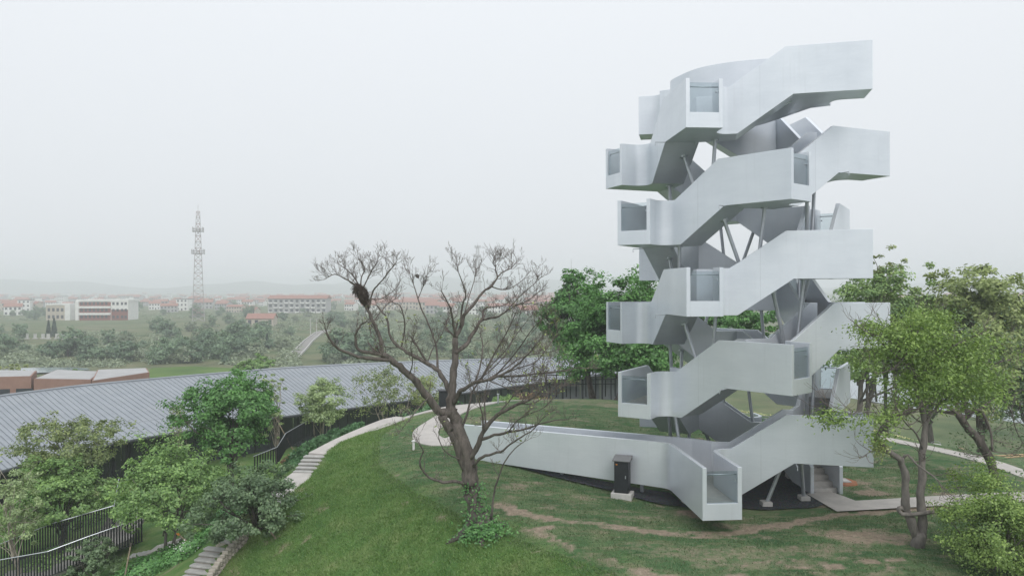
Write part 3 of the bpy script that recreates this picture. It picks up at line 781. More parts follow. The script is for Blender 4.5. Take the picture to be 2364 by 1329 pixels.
# ------------------------------------------------------------------ vegetation
def leaf_quads(rng, C, N, size, flat=.35, long=1.6):
    """rhombic leaves: centres C (n,3), preferred normals N (n,3)"""
    n = len(C)
    nrm = N + rng.normal(0, .55, (n, 3)); nrm /= np.linalg.norm(nrm, axis=1)[:, None] + 1e-9
    a = rng.normal(0, 1, (n, 3)); a -= nrm * (a * nrm).sum(1)[:, None]; a /= np.linalg.norm(a, axis=1)[:, None] + 1e-9
    b = np.cross(nrm, a); s = size * rng.uniform(.6, 1.35, n)[:, None]
    a = a * s * long * .5; b = b * s * .5
    V = np.stack([C - a, C + b * .9, C + a, C - b * .9], 1).reshape(-1, 3)
    return V, np.arange(4 * n).reshape(-1, 4)
def crown_points(rng, centre, radii, clumps, per, clump_r, hollow=.45, lump=.28, flip=True):
    """leaf centres gathered in clumps through an uneven ellipsoid"""
    centre = np.array(centre); radii = np.array(radii)
    d = rng.normal(0, 1, (clumps, 3)); d /= np.linalg.norm(d, axis=1)[:, None]
    if flip: d[:, 2] = np.where(d[:, 2] < -.7, -d[:, 2] * .6, d[:, 2])
    k = rng.uniform(hollow ** 3, 1, clumps) ** (1 / 3.0)
    ph = rng.uniform(0, 6.28, 6)
    lum = 1 + lump * (np.sin(3 * np.arctan2(d[:, 1], d[:, 0]) + ph[0]) * .5 + np.sin(5 * d[:, 2] + ph[1]) * .5 + np.sin(4.3 * d[:, 0] + ph[2]) * .5)
    cc = centre + d * radii * (k * lum)[:, None]
    cnt = rng.poisson(per, clumps) + 3
    C = np.repeat(cc, cnt, 0); D = np.repeat(d, cnt, 0)
    cr = np.repeat(clump_r * rng.uniform(.6, 1.4, clumps), cnt)[:, None]
    off = rng.normal(0, 1, C.shape); off /= np.linalg.norm(off, axis=1)[:, None]; off *= (rng.uniform(0, 1, len(C)) ** .5)[:, None]
    off[:, 2] *= .62
    P = C + off * cr
    N = off * .8 + D * .7 + np.array([0, 0, .75])
    return cc, P, N
def limb_mesh(rng, base, fork, clumps, r0, mat_r=.35, nl=14, wob=.12, sides=6, trunks=1, spread=.0):
    m = MB(); base = Vector(base); fork = Vector(fork)
    forks = []
    for t in range(trunks):
        off = Vector((rng.uniform(-1, 1), rng.uniform(-1, 1), 0)) * spread
        b = base + off * .35; f = fork + off
        pts = [b + (f - b) * k / 6 + Vector((rng.normal(0, wob), rng.normal(0, wob), 0)) * (r0 * 3 * (k / 6)) for k in range(7)]
        m.tube(pts, [r0 * (1.5 if k == 0 else 1.12 if k == 1 else 1 - .07 * k) for k in range(7)], sides + 2); forks.append(pts)
    idx = rng.permutation(len(clumps))[:nl]
    for j, i in enumerate(idx):
        c = Vector(clumps[i]); fp = forks[j % trunks]; st = fp[int(rng.integers(3, 7))]
        L = (c - st).length; mid = st.lerp(c, .5) + Vector((rng.normal(0, .1), rng.normal(0, .1), .14)) * L
        r = r0 * rng.uniform(.28, .55)
        pts = [st.lerp(mid, k / 3 * .999) if k < 3 else mid.lerp(c, (k - 3) / 3) for k in range(7)]
        pts = [st * (1 - k / 6) ** 2 + mid * 2 * (k / 6) * (1 - k / 6) + c * (k / 6) ** 2 + Vector((rng.normal(0, .02), rng.normal(0, .02), rng.normal(0, .02))) * L for k in range(7)]
        m.tube(pts, [max(.012, r * (1 - .14 * k)) for k in range(7)], 5)
        for q in range(3):
            c2 = Vector(clumps[int(rng.integers(len(clumps)))]); s2 = pts[int(rng.integers(3, 6))]
            if (c2 - s2).length < L * .75:
                m.tube([s2, s2.lerp(c2, .5) + Vector((0, 0, .06 * L)), c2], [r * .4, r * .28, .01], 4)
    return m
def tree(name, label, base, fork_h, crown_c, radii, clumps, per, leaf, lm, bm, r0, seed, clump_r=None, cat='tree', group=None, hollow=.45, lump=.28, nl=14, trunks=1, spread=0.0, long=1.6, lean=(0, 0)):
    """base: plan point; crown_c: crown centre relative to the base"""
    rng = np.random.default_rng(seed); z = hz(base[0], base[1]) if len(base) == 2 else base[2]
    root = empty(name, (base[0], base[1], z - .05), 0, label, cat, group)
    cr = clump_r or .19 * min(radii)
    cc, P, N = crown_points(rng, crown_c, radii, int(clumps * 1.5), per * 2.1, cr, hollow, lump)
    V, F = leaf_quads(rng, P, N, leaf * .66, long=long)
    mesh_obj('crown', np_mesh('crown', V, F), M[lm], root)
    limb_mesh(rng, (0, 0, 0), (crown_c[0] * .55 + lean[0], crown_c[1] * .55 + lean[1], fork_h), cc, r0, nl=nl, trunks=trunks, spread=spread).build('trunk', M[bm], root, smooth=True)
    return root
def px_tree(name, label, bx, by, bz, x0, x1, y0, y1, depth_k=1.0, **kw):
    """tree whose base stands at the surveyed ground point and whose crown fills the measured frame"""
    X, Y = survey(bx, by, H + bz); s = Y / FPX
    a = atdist((x0 + x1) / 2, (y0 + y1) / 2, Y); z0 = hz(X, Y)
    rx = (x1 - x0) / 2 * s; rz = (y1 - y0) / 2 * s
    fork = max(.25, (a.z - rz * .55) - z0)
    kw.setdefault('fork_h', fork)
    return tree(name, label, (X, Y), crown_c=(a.x - X, kw.pop('dy', 0), a.z - z0), radii=(rx * 1.0, rx * 1.0 * depth_k, rz * 1.0), **kw)

# --- planted trees on the left bank
px_tree('leafy_tree', 'dense round dark green tree in front of the long grey roof', 535, 1100, -9.6, 412, 640, 852, 1075, clumps=150, per=48, leaf=.15, lm='leaf_dense', bm='bark', r0=.10, seed=3, trunks=3, spread=.5, nl=22)
px_tree('leafy_tree', 'loose yellow-green tree overlapping the near end of the grey roof', 150, 1230, -12.4, 38, 285, 945, 1105, clumps=120, per=28, leaf=.13, lm='leaf_olive', bm='bark_grey', r0=.08, seed=5, nl=20, hollow=.3)
px_tree('leafy_tree', 'wide dark leafy tree beside the picket-railed ramp', 140, 1262, -12.2, 25, 270, 1062, 1235, clumps=140, per=42, leaf=.14, lm='leaf_fresh', bm='bark', r0=.09, seed=8, nl=20)
px_tree('young_birch', 'slender white-barked sapling at the bottom left corner', 62, 1345, -12.3, -20, 95, 1040, 1300, clumps=70, per=26, leaf=.10, lm='leaf_pale', bm='bark_pale', r0=.055, seed=9, trunks=2, spread=.5, nl=16, hollow=.25)
px_tree('leafy_tree', 'mid green staked tree beside the steel footbridge', 385, 1275, -11.3, 282, 508, 1012, 1240, clumps=150, per=40, leaf=.125, lm='leaf_fresh', bm='bark_grey', r0=.075, seed=12, trunks=2, spread=.4, nl=20)
px_tree('leafy_tree', 'low spreading grey-green tree on two props by the stone steps', 600, 1285, -9.75, 462, 690, 1072, 1262, clumps=140, per=40, leaf=.105, lm='leaf_grey', bm='bark', r0=.085, seed=14, nl=18, lump=.35)
px_tree('round_shrub', 'round dull green shrub in front of the dark picket railing', 216, 1335, -11.9, 166, 266, 1240, 1330, clumps=70, per=36, leaf=.09, lm='leaf_grey', bm='bark', r0=.05, seed=15, cat='shrub', fork_h=.3)
px_tree('young_birch', 'thin pale-stemmed sapling just right of the dense round tree', 638, 1062, -9.6, 592, 652, 850, 1040, clumps=60, per=18, leaf=.11, lm='leaf_pale', bm='bark_pale', r0=.05, seed=16, trunks=3, spread=.5, hollow=.2)
px_tree('young_birch', 'clump of pale birches against the middle of the grey roof', 742, 1012, -9.0, 688, 805, 868, 1000, clumps=100, per=30, leaf=.13, lm='leaf_pale', bm='bark_pale', r0=.05, seed=17, trunks=4, spread=.9, hollow=.2)
px_tree('young_birch', 'sparse sapling with pale leaves left of the dense round tree', 412, 1080, -11.6, 392, 440, 905, 1040, clumps=36, per=14, leaf=.11, lm='leaf_pale', bm='bark_pale', r0=.045, seed=18, hollow=.2)
px_tree('young_tree', 'thin yellowing young tree left of the bare tree trunk', 905, 985, -9.0, 818, 955, 835, 975, clumps=90, per=13, leaf=.12, lm='leaf_olive', bm='bark_pale', r0=.05, seed=19, trunks=3, spread=1.0, hollow=.15)
px_tree('young_tree', 'thin olive young tree just behind the bare tree trunk', 990, 960, -9.0, 930, 1035, 855, 960, clumps=80, per=14, leaf=.12, lm='leaf_olive', bm='bark_pale', r0=.05, seed=20, trunks=2, spread=.8, hollow=.15)
px_tree('young_tree', 'small bright green tree in front of the brown brick building', 160, 905, -12.5, 126, 196, 850, 893, clumps=50, per=24, leaf=.26, lm='leaf_fresh', bm='bark', r0=.10, seed=21)
px_tree('young_tree', 'pale half-bare tree at the left edge beyond the grey roof', 25, 925, -12.5, -30, 78, 840, 908, clumps=70, per=18, leaf=.24, lm='leaf_olive', bm='bark_grey', r0=.10, seed=22, hollow=.15)
px_tree('leafy_tree', 'bright green treetop rising behind the ridge of the grey roof', 600, 905, -13.6, 550, 640, 818, 870, clumps=70, per=26, leaf=.28, lm='leaf_fresh', bm='bark', r0=.12, seed=24)
# --- big evergreen trees behind the hill path
px_tree('camphor_tree', 'big dark green evergreen behind the tower, nearer of two', 1418, 912, -7.0, 1325, 1565, 640, 905, clumps=330, per=55, leaf=.20, lm='leaf_dense', bm='bark', r0=.24, seed=31, nl=26, trunks=2, spread=.9)
px_tree('camphor_tree', 'lighter evergreen left of the tower with half-open crown', 1372, 905, -7.1, 1242, 1425, 632, 850, clumps=230, per=36, leaf=.21, lm='leaf_dense', bm='bark', r0=.22, seed=32, nl=26, dy=3.0)
px_tree('camphor_tree', 'dark evergreen half hidden behind the lower tower storeys', 1640, 905, -7.4, 1560, 1810, 700, 830, clumps=130, per=36, leaf=.22, lm='leaf_dense', bm='bark', r0=.22, seed=33, dy=2.0)
# --- right-hand trees
px_tree('broadleaf_tree', 'tall light green tree rising just right of the tower', 1985, 935, -7.7, 1915, 2150, 618, 905, clumps=190, per=40, leaf=.21, lm='leaf_right', bm='bark_grey', r0=.22, seed=41, nl=24, trunks=2, spread=.8, lump=.4)
px_tree('broadleaf_tree', 'thin-topped tree behind the upper right spur of the tower', 2045, 930, -8.0, 2000, 2090, 590, 760, clumps=60, per=20, leaf=.20, lm='leaf_olive', bm='bark_grey', r0=.14, seed=42, hollow=.1, lump=.5)
px_tree('broadleaf_tree', 'large yellow-green tree at the right edge of the view', 2262, 985, -9.0, 2150, 2400, 628, 960, clumps=250, per=44, leaf=.24, lm='leaf_yellow', bm='bark', r0=.26, seed=43, nl=26, lump=.35)
px_tree('broadleaf_tree', 'olive-green tree between the tower and the yellow-green tree', 2150, 965, -8.6, 2050, 2230, 700, 950, clumps=180, per=40, leaf=.22, lm='leaf_olive', bm='bark_grey', r0=.20, seed=44, nl=22)
px_tree('broadleaf_tree', 'dusky open tree filling the far right edge', 2400, 1000, -9.3, 2290, 2490, 770, 1010, clumps=150, per=34, leaf=.21, lm='leaf_grey', bm='bark', r0=.2, seed=45, nl=26, hollow=.2)
# low leafy crown at the bottom right, growing from below the frame
px_tree('leafy_tree', 'bright green bushy tree at the bottom right corner', 2300, 1400, -8.6, 2170, 2480, 1070, 1400, clumps=200, per=40, leaf=.07, lm='leaf_feather', bm='bark_grey', r0=.09, seed=46, nl=20, hollow=.15, lump=.45)

# --- hand-laid trees: limbs given as surveyed polylines (px, py) with a depth drift in metres
def grow(rng, m, p, d, L, r, depth, gens, sprays=None, side=.55, nseg=3, fan=(2, 3), up=.12, tips=None):
    pts = [Vector(p)]; dd = Vector(d).normalized()
    for i in range(nseg):
        dd = (dd + Vector((rng.normal(0, .22), rng.normal(0, .22), rng.normal(0, .16) + up))).normalized(); pts.append(pts[-1] + dd * (L / nseg))
    m.tube(pts, [max(.003, r * (1 - .45 * i / nseg)) for i in range(nseg + 1)], 4 if r < .03 else 5, cap=False)
    if tips is not None: tips.append(pts[-1])
    if gens <= 0: return
    for i in range(int(rng.integers(fan[0], fan[1] + 1))):
        q = pts[int(rng.integers(1, nseg + 1))] if i else pts[-1]
        ax = Vector((rng.normal(), rng.normal(), rng.normal() * .7)).normalized()
        grow(rng, m, q, (dd + ax * side * rng.uniform(.7, 1.5)), L * rng.uniform(.6, .85), r * .58, depth, gens - 1, sprays, side, nseg, fan, up, tips)
def laid_tree(root, Y0, limbs, seed, mat, twig_mat, twigs=True, tips=None, tw_len=.75, gens=3, dens=1.0, fan=(2, 3), thick=1.0, twk=1.0, squeeze=False):
    rng = np.random.default_rng(seed); off = Vector(root.location); m = MB(); tw = MB()
    s = Y0 / FPX
    for (pts, r0, r1, dy, tw_n) in limbs:
        n = len(pts); P = []
        for i, (px, py) in enumerate(pts):
            if squeeze: px = 1060 + (px - 1060) * (.955 if abs(px - 1060) > 120 else .975); py = 640 + (py - 640) * .72 if py < 640 else py
            t = i / (n - 1); d = dy[0] + (dy[1] - dy[0]) * t
            P.append(atdist(px, py, Y0 + d) - off)
        # smooth the polyline
        Q = []
        for i in range(n - 1):
            a, b, c, e = P[max(i - 1, 0)], P[i], P[i + 1], P[min(i + 2, n - 1)]
            for k in range(3):
                t = k / 3; Q.append(.5 * ((2 * b) + (c - a) * t + (2 * a - 5 * b + 4 * c - e) * t * t + (3 * b - a - 3 * c + e) * t ** 3))
        Q.append(P[-1]); nq = len(Q)
        Q = [Q[0]] + [q + Vector((rng.normal(0, 1), rng.normal(0, 1), rng.normal(0, 1))) * (r0 * .10) for q in Q[1:-1]] + [Q[-1]]
        r0, r1 = r0 * thick, r1 * thick
        R = [r0 + (r1 - r0) * (i / (nq - 1)) ** .8 for i in range(nq)]
        R = [r * rng.uniform(.9, 1.13) for r in R]
        m.tube(Q, R, 9 if r0 > .12 else 7)
        if not twigs: continue
        # twigs at the end and along the outer half
        dd = (Q[-1] - Q[-3]).normalized()
        if tw_n > 0:
            for k in range(3): grow(rng, tw, Q[-1], dd + Vector((rng.normal(0, .45), rng.normal(0, .45), rng.normal(0, .35))), tw_len * rng.uniform(.8, 1.2), max(r1 * .7, .011) * twk, 0, gens, tips=tips, fan=fan)
        for k in range(int(tw_n * dens)):
            i = int(rng.integers(int(nq * .3), nq - 1)); q = Q[i]; t = (Q[i + 1] - Q[i]).normalized()
            ax = Vector((rng.normal(), rng.normal(), rng.normal() * .6 + .45)).normalized()
            grow(rng, tw, q, t * .5 + ax, tw_len * rng.uniform(.6, 1.2), (.010 + R[i] * .11) * twk, 0, gens - 1 if rng.random() < .6 else gens, tips=tips, fan=fan)
    o = m.build('trunk', mat, root, smooth=True)
    if tw.v: tw.build('twigs', twig_mat, root)['kind'] = 'stuff'
    return o
TY = 22.6
tb = atdist(1108, 1222, TY); tbz = hz(tb.x, TY)
bare = empty('bare_tree', (tb.x, TY, tbz), 0, 'old gnarled bare tree with twisting limbs on the grassy crest', 'tree')
L_ = [
 ([(1112,1240),(1100,1185),(1090,1130),(1084,1095),(1077,1050),(1062,1005),(1049,968),(1042,945)], .40, .23, (0, 0), 0),
 ([(1042,955),(1012,948),(987,917),(966,890),(942,865),(915,845),(894,827),(873,818)], .19, .10, (0, -1.0), 2),
 ([(1080,1090),(1060,1040),(1045,1000),(1032,986),(1020,960)], .20, .17, (0, -.2), 0),
 ([(873,818),(845,814),(818,808),(809,789),(811,768),(821,751),(835,742)], .075, .03, (-1.0, -1.4), 4),
 ([(894,830),(856,828),(828,826),(790,813),(769,805),(752,789),(739,767)], .085, .035, (-.9, -1.8), 4),
 ([(873,818),(870,782),(861,761),(849,737),(840,716),(830,690),(818,660)], .085, .045, (-1.0, -.6), 3),
 ([(820,665),(800,652),(778,640),(760,630),(742,640)], .035, .015, (-.6, -1.2), 7),
 ([(818,660),(806,640),(790,618),(772,600)], .032, .014, (-.6, .3), 8),
 ([(822,665),(824,640),(832,612),(822,588)], .032, .014, (-.6, -.2), 8),
 ([(826,670),(838,645),(850,615),(862,592)], .03, .013, (-.6, -.9), 7),
 ([(840,716),(852,672),(866,655),(880,640),(894,616),(905,598)], .04, .014, (-.7, -1.5), 7),
 ([(835,700),(845,690),(870,690),(900,672),(915,655)], .025, .012, (-.7, .8), 5),
 ([(850,745),(870,720),(890,700),(905,690)], .025, .012, (-.8, 1.0), 4),
 ([(1046,960),(1041,930),(1043,903),(1048,862),(1050,827),(1050,800),(1051,779)], .20, .11, (0, .2), 1),
 ([(1051,779),(1063,755),(1072,727),(1084,712),(1095,703),(1115,675),(1136,661),(1150,640),(1147,616),(1145,599)], .10, .022, (.2, 1.2), 6),
 ([(1150,640),(1164,623),(1185,611),(1198,592)], .035, .013, (1.0, 1.6), 9),
 ([(1145,605),(1140,592),(1150,580)], .02, .01, (1.2, .7), 6),
 ([(1136,661),(1160,668),(1190,662),(1215,645)], .03, .012, (1.0, 2.0), 6),
 ([(1051,779),(1046,748),(1041,720),(1032,696),(1018,672)], .055, .02, (.2, -.8), 5),
 ([(1063,755),(1067,706),(1076,678),(1063,640),(1053,599)], .045, .013, (.2, -.4), 9),
 ([(1072,727),(1082,690),(1095,650),(1100,615)], .03, .012, (.3, 1.4), 7),
 ([(1050,815),(1077,796),(1091,772),(1108,744),(1116,735)], .09, .06, (.1, .9), 2),
 ([(1116,737),(1117,716),(1133,709),(1160,706),(1185,695)], .04, .014, (.9, 1.8), 6),
 ([(1114,738),(1129,734),(1153,730),(1174,716),(1202,703),(1226,694),(1247,678)], .055, .016, (.9, .2), 10),
 ([(1174,716),(1200,690),(1230,665),(1258,640)], .026, .012, (.6, 1.4), 9),
 ([(1202,703),(1235,700),(1262,705)], .022, .011, (.4, -.4), 6),
 ([(1047,930),(1037,903),(1022,872),(1005,851),(984,838),(963,827),(935,813),(915,801),(901,789),(890,762),(884,734),(873,720),(862,706)], .12, .03, (.1, 1.8), 7),
 ([(920,803),(928,762),(927,734),(918,706),(904,700)], .04, .018, (1.4, 1.0), 5),
 ([(1010,855),(1008,830),(1005,796),(987,748),(970,710),(958,675),(949,647),(938,622)], .05, .013, (.6, 1.6), 9),
 ([(962,690),(975,660),(985,630)], .02, .01, (1.3, .6), 7),
 ([(984,838),(965,805),(953,790),(950,785)], .05, .035, (.9, .6), 2),
 ([(1048,930),(1060,905),(1074,896),(1098,883),(1126,876),(1160,865),(1195,845),(1225,818),(1250,790)], .11, .02, (-.1, -1.6), 10),
 ([(1150,868),(1195,868),(1250,862),(1306,857),(1347,848)], .05, .016, (-.7, -1.4), 8),
 ([(1098,883),(1112,834),(1116,800),(1110,770)], .04, .014, (-.4, .4), 7),
 ([(1110,880),(1143,817),(1165,780),(1185,748),(1200,715)], .045, .013, (-.5, -1.2), 9),
 ([(1140,873),(1180,830),(1215,790),(1240,755),(1265,735)], .035, .012, (-.6, -1.8), 10),
 ([(1160,865),(1200,850),(1245,835),(1275,800),(1295,775)], .032, .012, (-1.0, -.2), 10),
 ([(1126,876),(1160,890),(1200,900),(1240,890)], .03, .012, (-.5, -1.2), 8),
 ([(1062,1005),(1075,965),(1085,930),(1090,905)], .06, .03, (0, .8), 3),
 ([(1084,1062),(1106,1022),(1123,985),(1150,958),(1177,943),(1204,931),(1228,924)], .12, .04, (-.1, -1.2), 5),
 ([(1115,1000),(1117,970),(1108,930),(1096,900),(1085,870)], .045, .014, (-.3, -1.0), 6),
 ([(1123,985),(1120,940),(1122,905),(1130,870)], .045, .014, (-.3, .9), 6),
 ([(1228,924),(1255,905),(1270,880),(1262,850)], .035, .013, (-1.2, -1.6), 7),
 ([(1110,1015),(1143,1005),(1177,997),(1211,992),(1245,981),(1289,970),(1322,968)], .07, .016, (-.3, -2.2), 8),
 ([(1095,1075),(1109,1059),(1130,1049),(1157,1042),(1184,1025),(1211,1008),(1240,990),(1262,965)], .07, .014, (-.2, -1.8), 8),
 ([(1177,997),(1200,970),(1230,955),(1265,940),(1290,915)], .03, .012, (-1.0, -1.8), 8),
 ([(1075,1117),(1052,1110),(1021,1112),(991,1102),(972,1083),(967,1063),(974,1042),(966,1025)], .075, .022, (-.1, -1.0), 3),
 ([(1062,1060),(1040,1050),(1022,1035),(1012,1010),(1015,985)], .03, .012, (-.2, -.8), 5),
 ([(987,917),(965,940),(945,965),(925,985)], .028, .012, (-.4, -1.2), 5),
 ([(1090,905),(1130,850),(1165,815),(1200,770),(1225,740)], .035, .012, (.6, 1.6), 12),
 ([(1126,876),(1170,850),(1210,825),(1250,815),(1290,810)], .035, .012, (-.4, 1.2), 12),
 ([(1150,958),(1190,915),(1230,880),(1260,860)], .035, .012, (-.6, .8), 12),
 ([(1204,931),(1240,930),(1280,905),(1310,890)], .03, .011, (-1.0, .4), 11),
 ([(1098,883),(1150,840),(1180,800),(1215,700)], .03, .011, (0, 1.4), 12),
 ([(1160,865),(1185,880),(1225,880),(1270,875)], .028, .011, (-.6, 1.4), 11),
 ([(984,838),(1000,800),(1020,770),(1030,740)], .03, .012, (.8, 2.0), 8),
 ([(942,865),(950,835),(945,800),(955,770)], .026, .011, (-.6, -1.6), 7),
 ([(915,801),(880,800),(850,780),(845,760)], .022, .010, (1.4, 2.2), 7),
 ([(1136,1200),(1141,1150),(1146,1124),(1160,1083),(1172,1059),(1195,1035),(1218,1018)], .045, .016, (-.2, -.8), 3),
]
# spreading roots
for (dx, dyy) in ((-.9, -.15), (.55, -.45), (.8, .3), (-.4, .6)):
    pass
tips = []
lo = laid_tree(bare, TY, L_, 21, M['bark'], M['twig'], tips=tips, tw_len=.25, gens=3, dens=1.6, thick=.76, twk=.68, squeeze=True)
m = MB(); rng = np.random.default_rng(4)
for (dx, dyy) in ((-1.0, -.25), (.65, -.5), (.9, .25), (-.5, .6), (.1, -.8)):
    e = (dx, dyy, hz(tb.x + dx, TY + dyy) - tbz - .03)
    m.tube([(dx * .12, dyy * .12, .55), (dx * .45, dyy * .45, .14 + e[2] * .4), e], [.2, .14, .04], 7)
m.build('root', M['bark'], bare, smooth=True)
# new leaf sprouts at some tips, ivy round the foot
sel = [tips[i] for i in rng.permutation(len(tips))[:420] if tips[i].z < 7.0]
C = np.repeat(np.array([list(p) for p in sel]), 3, 0) + rng.normal(0, .05, (len(sel) * 3, 3))
V, F = leaf_quads(rng, C, np.tile([0, 0, 1.0], (len(C), 1)), .055); mesh_obj('leaf_sprouts', np_mesh('leaf_sprouts', V, F), M['leaf_yellow'], bare)['kind'] = 'stuff'
def ivy_cloud(n, seed):
    r = np.random.default_rng(seed); k = int(n * .45)
    a = r.uniform(0, 6.28, k); h = r.uniform(0, 1, k) ** 1.6 * 1.55; rad = .40 + .05 * r.normal(0, 1, k) - .06 * h
    keep = np.cos(a + 1.2) > -.1 - .5 * (h < .5)
    A = np.stack([np.cos(a) * rad - .14 * h, np.sin(a) * rad, h], 1)[keep]
    x = r.normal(.1, .34, n - k); y = r.normal(-.32, .24, n - k); z = np.abs(r.normal(0, .13, n - k)) + np.maximum(0, .28 - .25 * np.hypot(x, y + .2))
    z = z + (height(x + tb.x, y + TY) - tbz)
    return np.concatenate([A, np.stack([x, y, z], 1)])
C = ivy_cloud(2300, 6); V, F = leaf_quads(rng, C, np.tile([0, -.6, .6], (len(C), 1)), .06); mesh_obj('ivy', np_mesh('ivy', V, F), M['leaf_ivy'], bare)
def nest(name, label, px, py, Y, rx, rz, n, seed):
    c = atdist(px, py, Y); r = np.random.default_rng(seed); o = empty(name, c - Vector((0, 0, rz)), 0, label, 'nest'); m = MB()
    for i in range(n):
        a = r.normal(0, 1, 3); a /= np.linalg.norm(a); k = r.uniform(.5, 1) ** .5; t = r.uniform(-1, 1)
        k *= 1.0 + .35 * r.random() ** 3; p = Vector((a[0] * rx * k * (1.15 - .45 * (a[2] < 0)), a[1] * rx * k, rz + a[2] * rz * k)); p.x += (p.z - rz) * -.42
        d = Vector((r.normal(), r.normal(), r.normal() * .5)).cross(Vector(a)).normalized() * r.uniform(.28, .75) * rx
        m.tube([p - d, p + Vector(a) * .02, p + d], .006, 3, cap=False)
    m.build('sticks', M['stick'], o); c2 = MB(); k = 10; rings = 6; V = []
    for j in range(rings):
        t = j / (rings - 1); rr = math.sin(math.pi * (.08 + .84 * t)) * rx * .5
        V.append([(math.cos(2 * math.pi * i / k) * rr * r.uniform(.85, 1.1) - (t - .5) * rz * .85, math.sin(2 * math.pi * i / k) * rr * r.uniform(.85, 1.1), rz * (.15 + 1.7 * t)) for i in range(k)])
    c2.add([q for x in V for q in x], [(j * k + i, j * k + (i + 1) % k, (j + 1) * k + (i + 1) % k, (j + 1) * k + i) for j in range(rings - 1) for i in range(k)] + [tuple(range(k - 1, -1, -1)), tuple((rings - 1) * k + i for i in range(k))])
    c2.build('nest_core', M['stick'], o); return o
nest('bird_nest', 'large ragged stick nest high in the left limb of the bare tree', 836, 682, TY - .65, .17, .31, 700, 1)
nest('bird_nest', 'tiny dark nest in a thin upper twig of the bare tree', 963, 637, TY + 1.4, .05, .06, 60, 2)

# right-hand twin-stemmed tree in front of the lawn walk
RY = 21.5
rb = atdist(2125, 1285, RY); rbz = hz(rb.x, RY)
twin = empty('twin_stem_tree', (rb.x, RY, rbz - .05), 0, 'grey twin-stemmed tree with lopped limbs in front of the lawn walk', 'tree')
R_ = [
 ([(2122,1300),(2118,1260),(2120,1230)], .24, .22, (0, 0), 0),
 ([(2118,1240),(2100,1200),(2092,1170),(2090,1130),(2088,1090),(2078,1060),(2055,1045),(2035,1028),(2024,1010)], .16, .085, (0, -.4), 0),
 ([(2024,1012),(2032,995),(2048,975),(2070,960)], .09, .06, (-.4, -.5), 3),
 ([(2128,1240),(2128,1190),(2126,1140),(2128,1080),(2132,1030),(2136,985),(2130,940),(2115,900),(2110,860),(2090,820)], .17, .06, (0, .5), 4),
 ([(2136,985),(2150,955),(2175,930),(2200,905)], .06, .03, (.3, 1.0), 4),
 ([(2090,1175),(2075,1172),(2082,1185),(2110,1186),(2140,1182),(2158,1180)], .075, .065, (-.1, -.25), 0),
 ([(2080,1064),(2095,1050),(2120,1075),(2150,1095),(2165,1108)], .05, .025, (-.1, -.6), 2),
 ([(2132,1040),(2115,1000),(2090,975),(2075,950)], .04, .02, (.2, -.8), 3),
 ([(2055,1045),(2020,1040),(2000,1048)], .02, .01, (-.4, -.6), 3),
 ([(2070,962),(2030,952),(1990,950),(1960,955),(1920,948)], .025, .012, (-.5, -1.2), 6),
 ([(2110,860),(2080,830),(2045,800),(2015,775),(1990,760)], .05, .014, (.5, -.6), 6),
 ([(2112,880),(2150,840),(2200,800),(2240,780)], .05, .016, (.5, .2), 6),
 ([(2108,850),(2105,800),(2120,760),(2140,735)], .05, .016, (.5, 1.0), 6),
 ([(2100,835),(2060,790),(2040,755)], .035, .014, (.5, 1.2), 5),
 ([(2092,820),(2060,850),(2030,860),(2005,850)], .035, .013, (.4, -1.0), 5),
]
ttips = []
laid_tree(twin, RY, R_, 33, M['bark_grey'], M['twig'], tips=ttips, tw_len=.5, gens=2, dens=1.3, thick=.84)
rng = np.random.default_rng(77); offv = Vector(twin.location)
CL = []
for (px, py, rx, rz, n) in ((2180,790,100,55,32),(2100,800,60,40,16),(2235,830,90,55,27),(2130,870,85,45,22),(2200,900,85,40,21),(2015,765,35,20,6),(2055,760,50,22,12),(2275,890,55,50,20),(2085,920,50,28,10),(2005,850,25,25,4),(2140,740,60,25,14),(2020,810,35,25,7)):
    s = RY / FPX
    for i in range(n):
        a = rng.normal(0, .5, 3); CL.append(atdist(px + a[0] * rx, py + a[2] * rz, RY + .3 + a[1] * 1.6) - offv)
for i in range(6): CL.append(atdist(1895 + rng.uniform(0, 45), 945 + rng.uniform(-5, 30), RY - 1.2) - offv)
for i in range(7): CL.append(atdist(1985 + rng.uniform(-8, 70), 955 + rng.uniform(-5, 60), RY - .8) - offv)
CL = np.array([list(c) for c in CL]); cnt = 115
C = np.repeat(CL, cnt, 0); o_ = rng.normal(0, 1, C.shape) * np.array([.24, .24, .12]); C = C + o_
V, F = leaf_quads(rng, C, o_ * 1.5 + np.array([0, 0, .8]), .052, long=1.9); mesh_obj('crown', np_mesh('crown', V, F), M['leaf_feather'], twin)
c = atdist(2028, 1033, RY - .4) - offv; C = np.array(list(c)) + rng.normal(0, 1, (420, 3)) * np.array([.14, .14, .17])
V, F = leaf_quads(rng, C, C - np.array(list(c)) + np.array([0, 0, .3]), .05); mesh_obj('mistletoe', np_mesh('mistletoe', V, F), M['leaf_yellow'], twin)['kind'] = 'stuff'
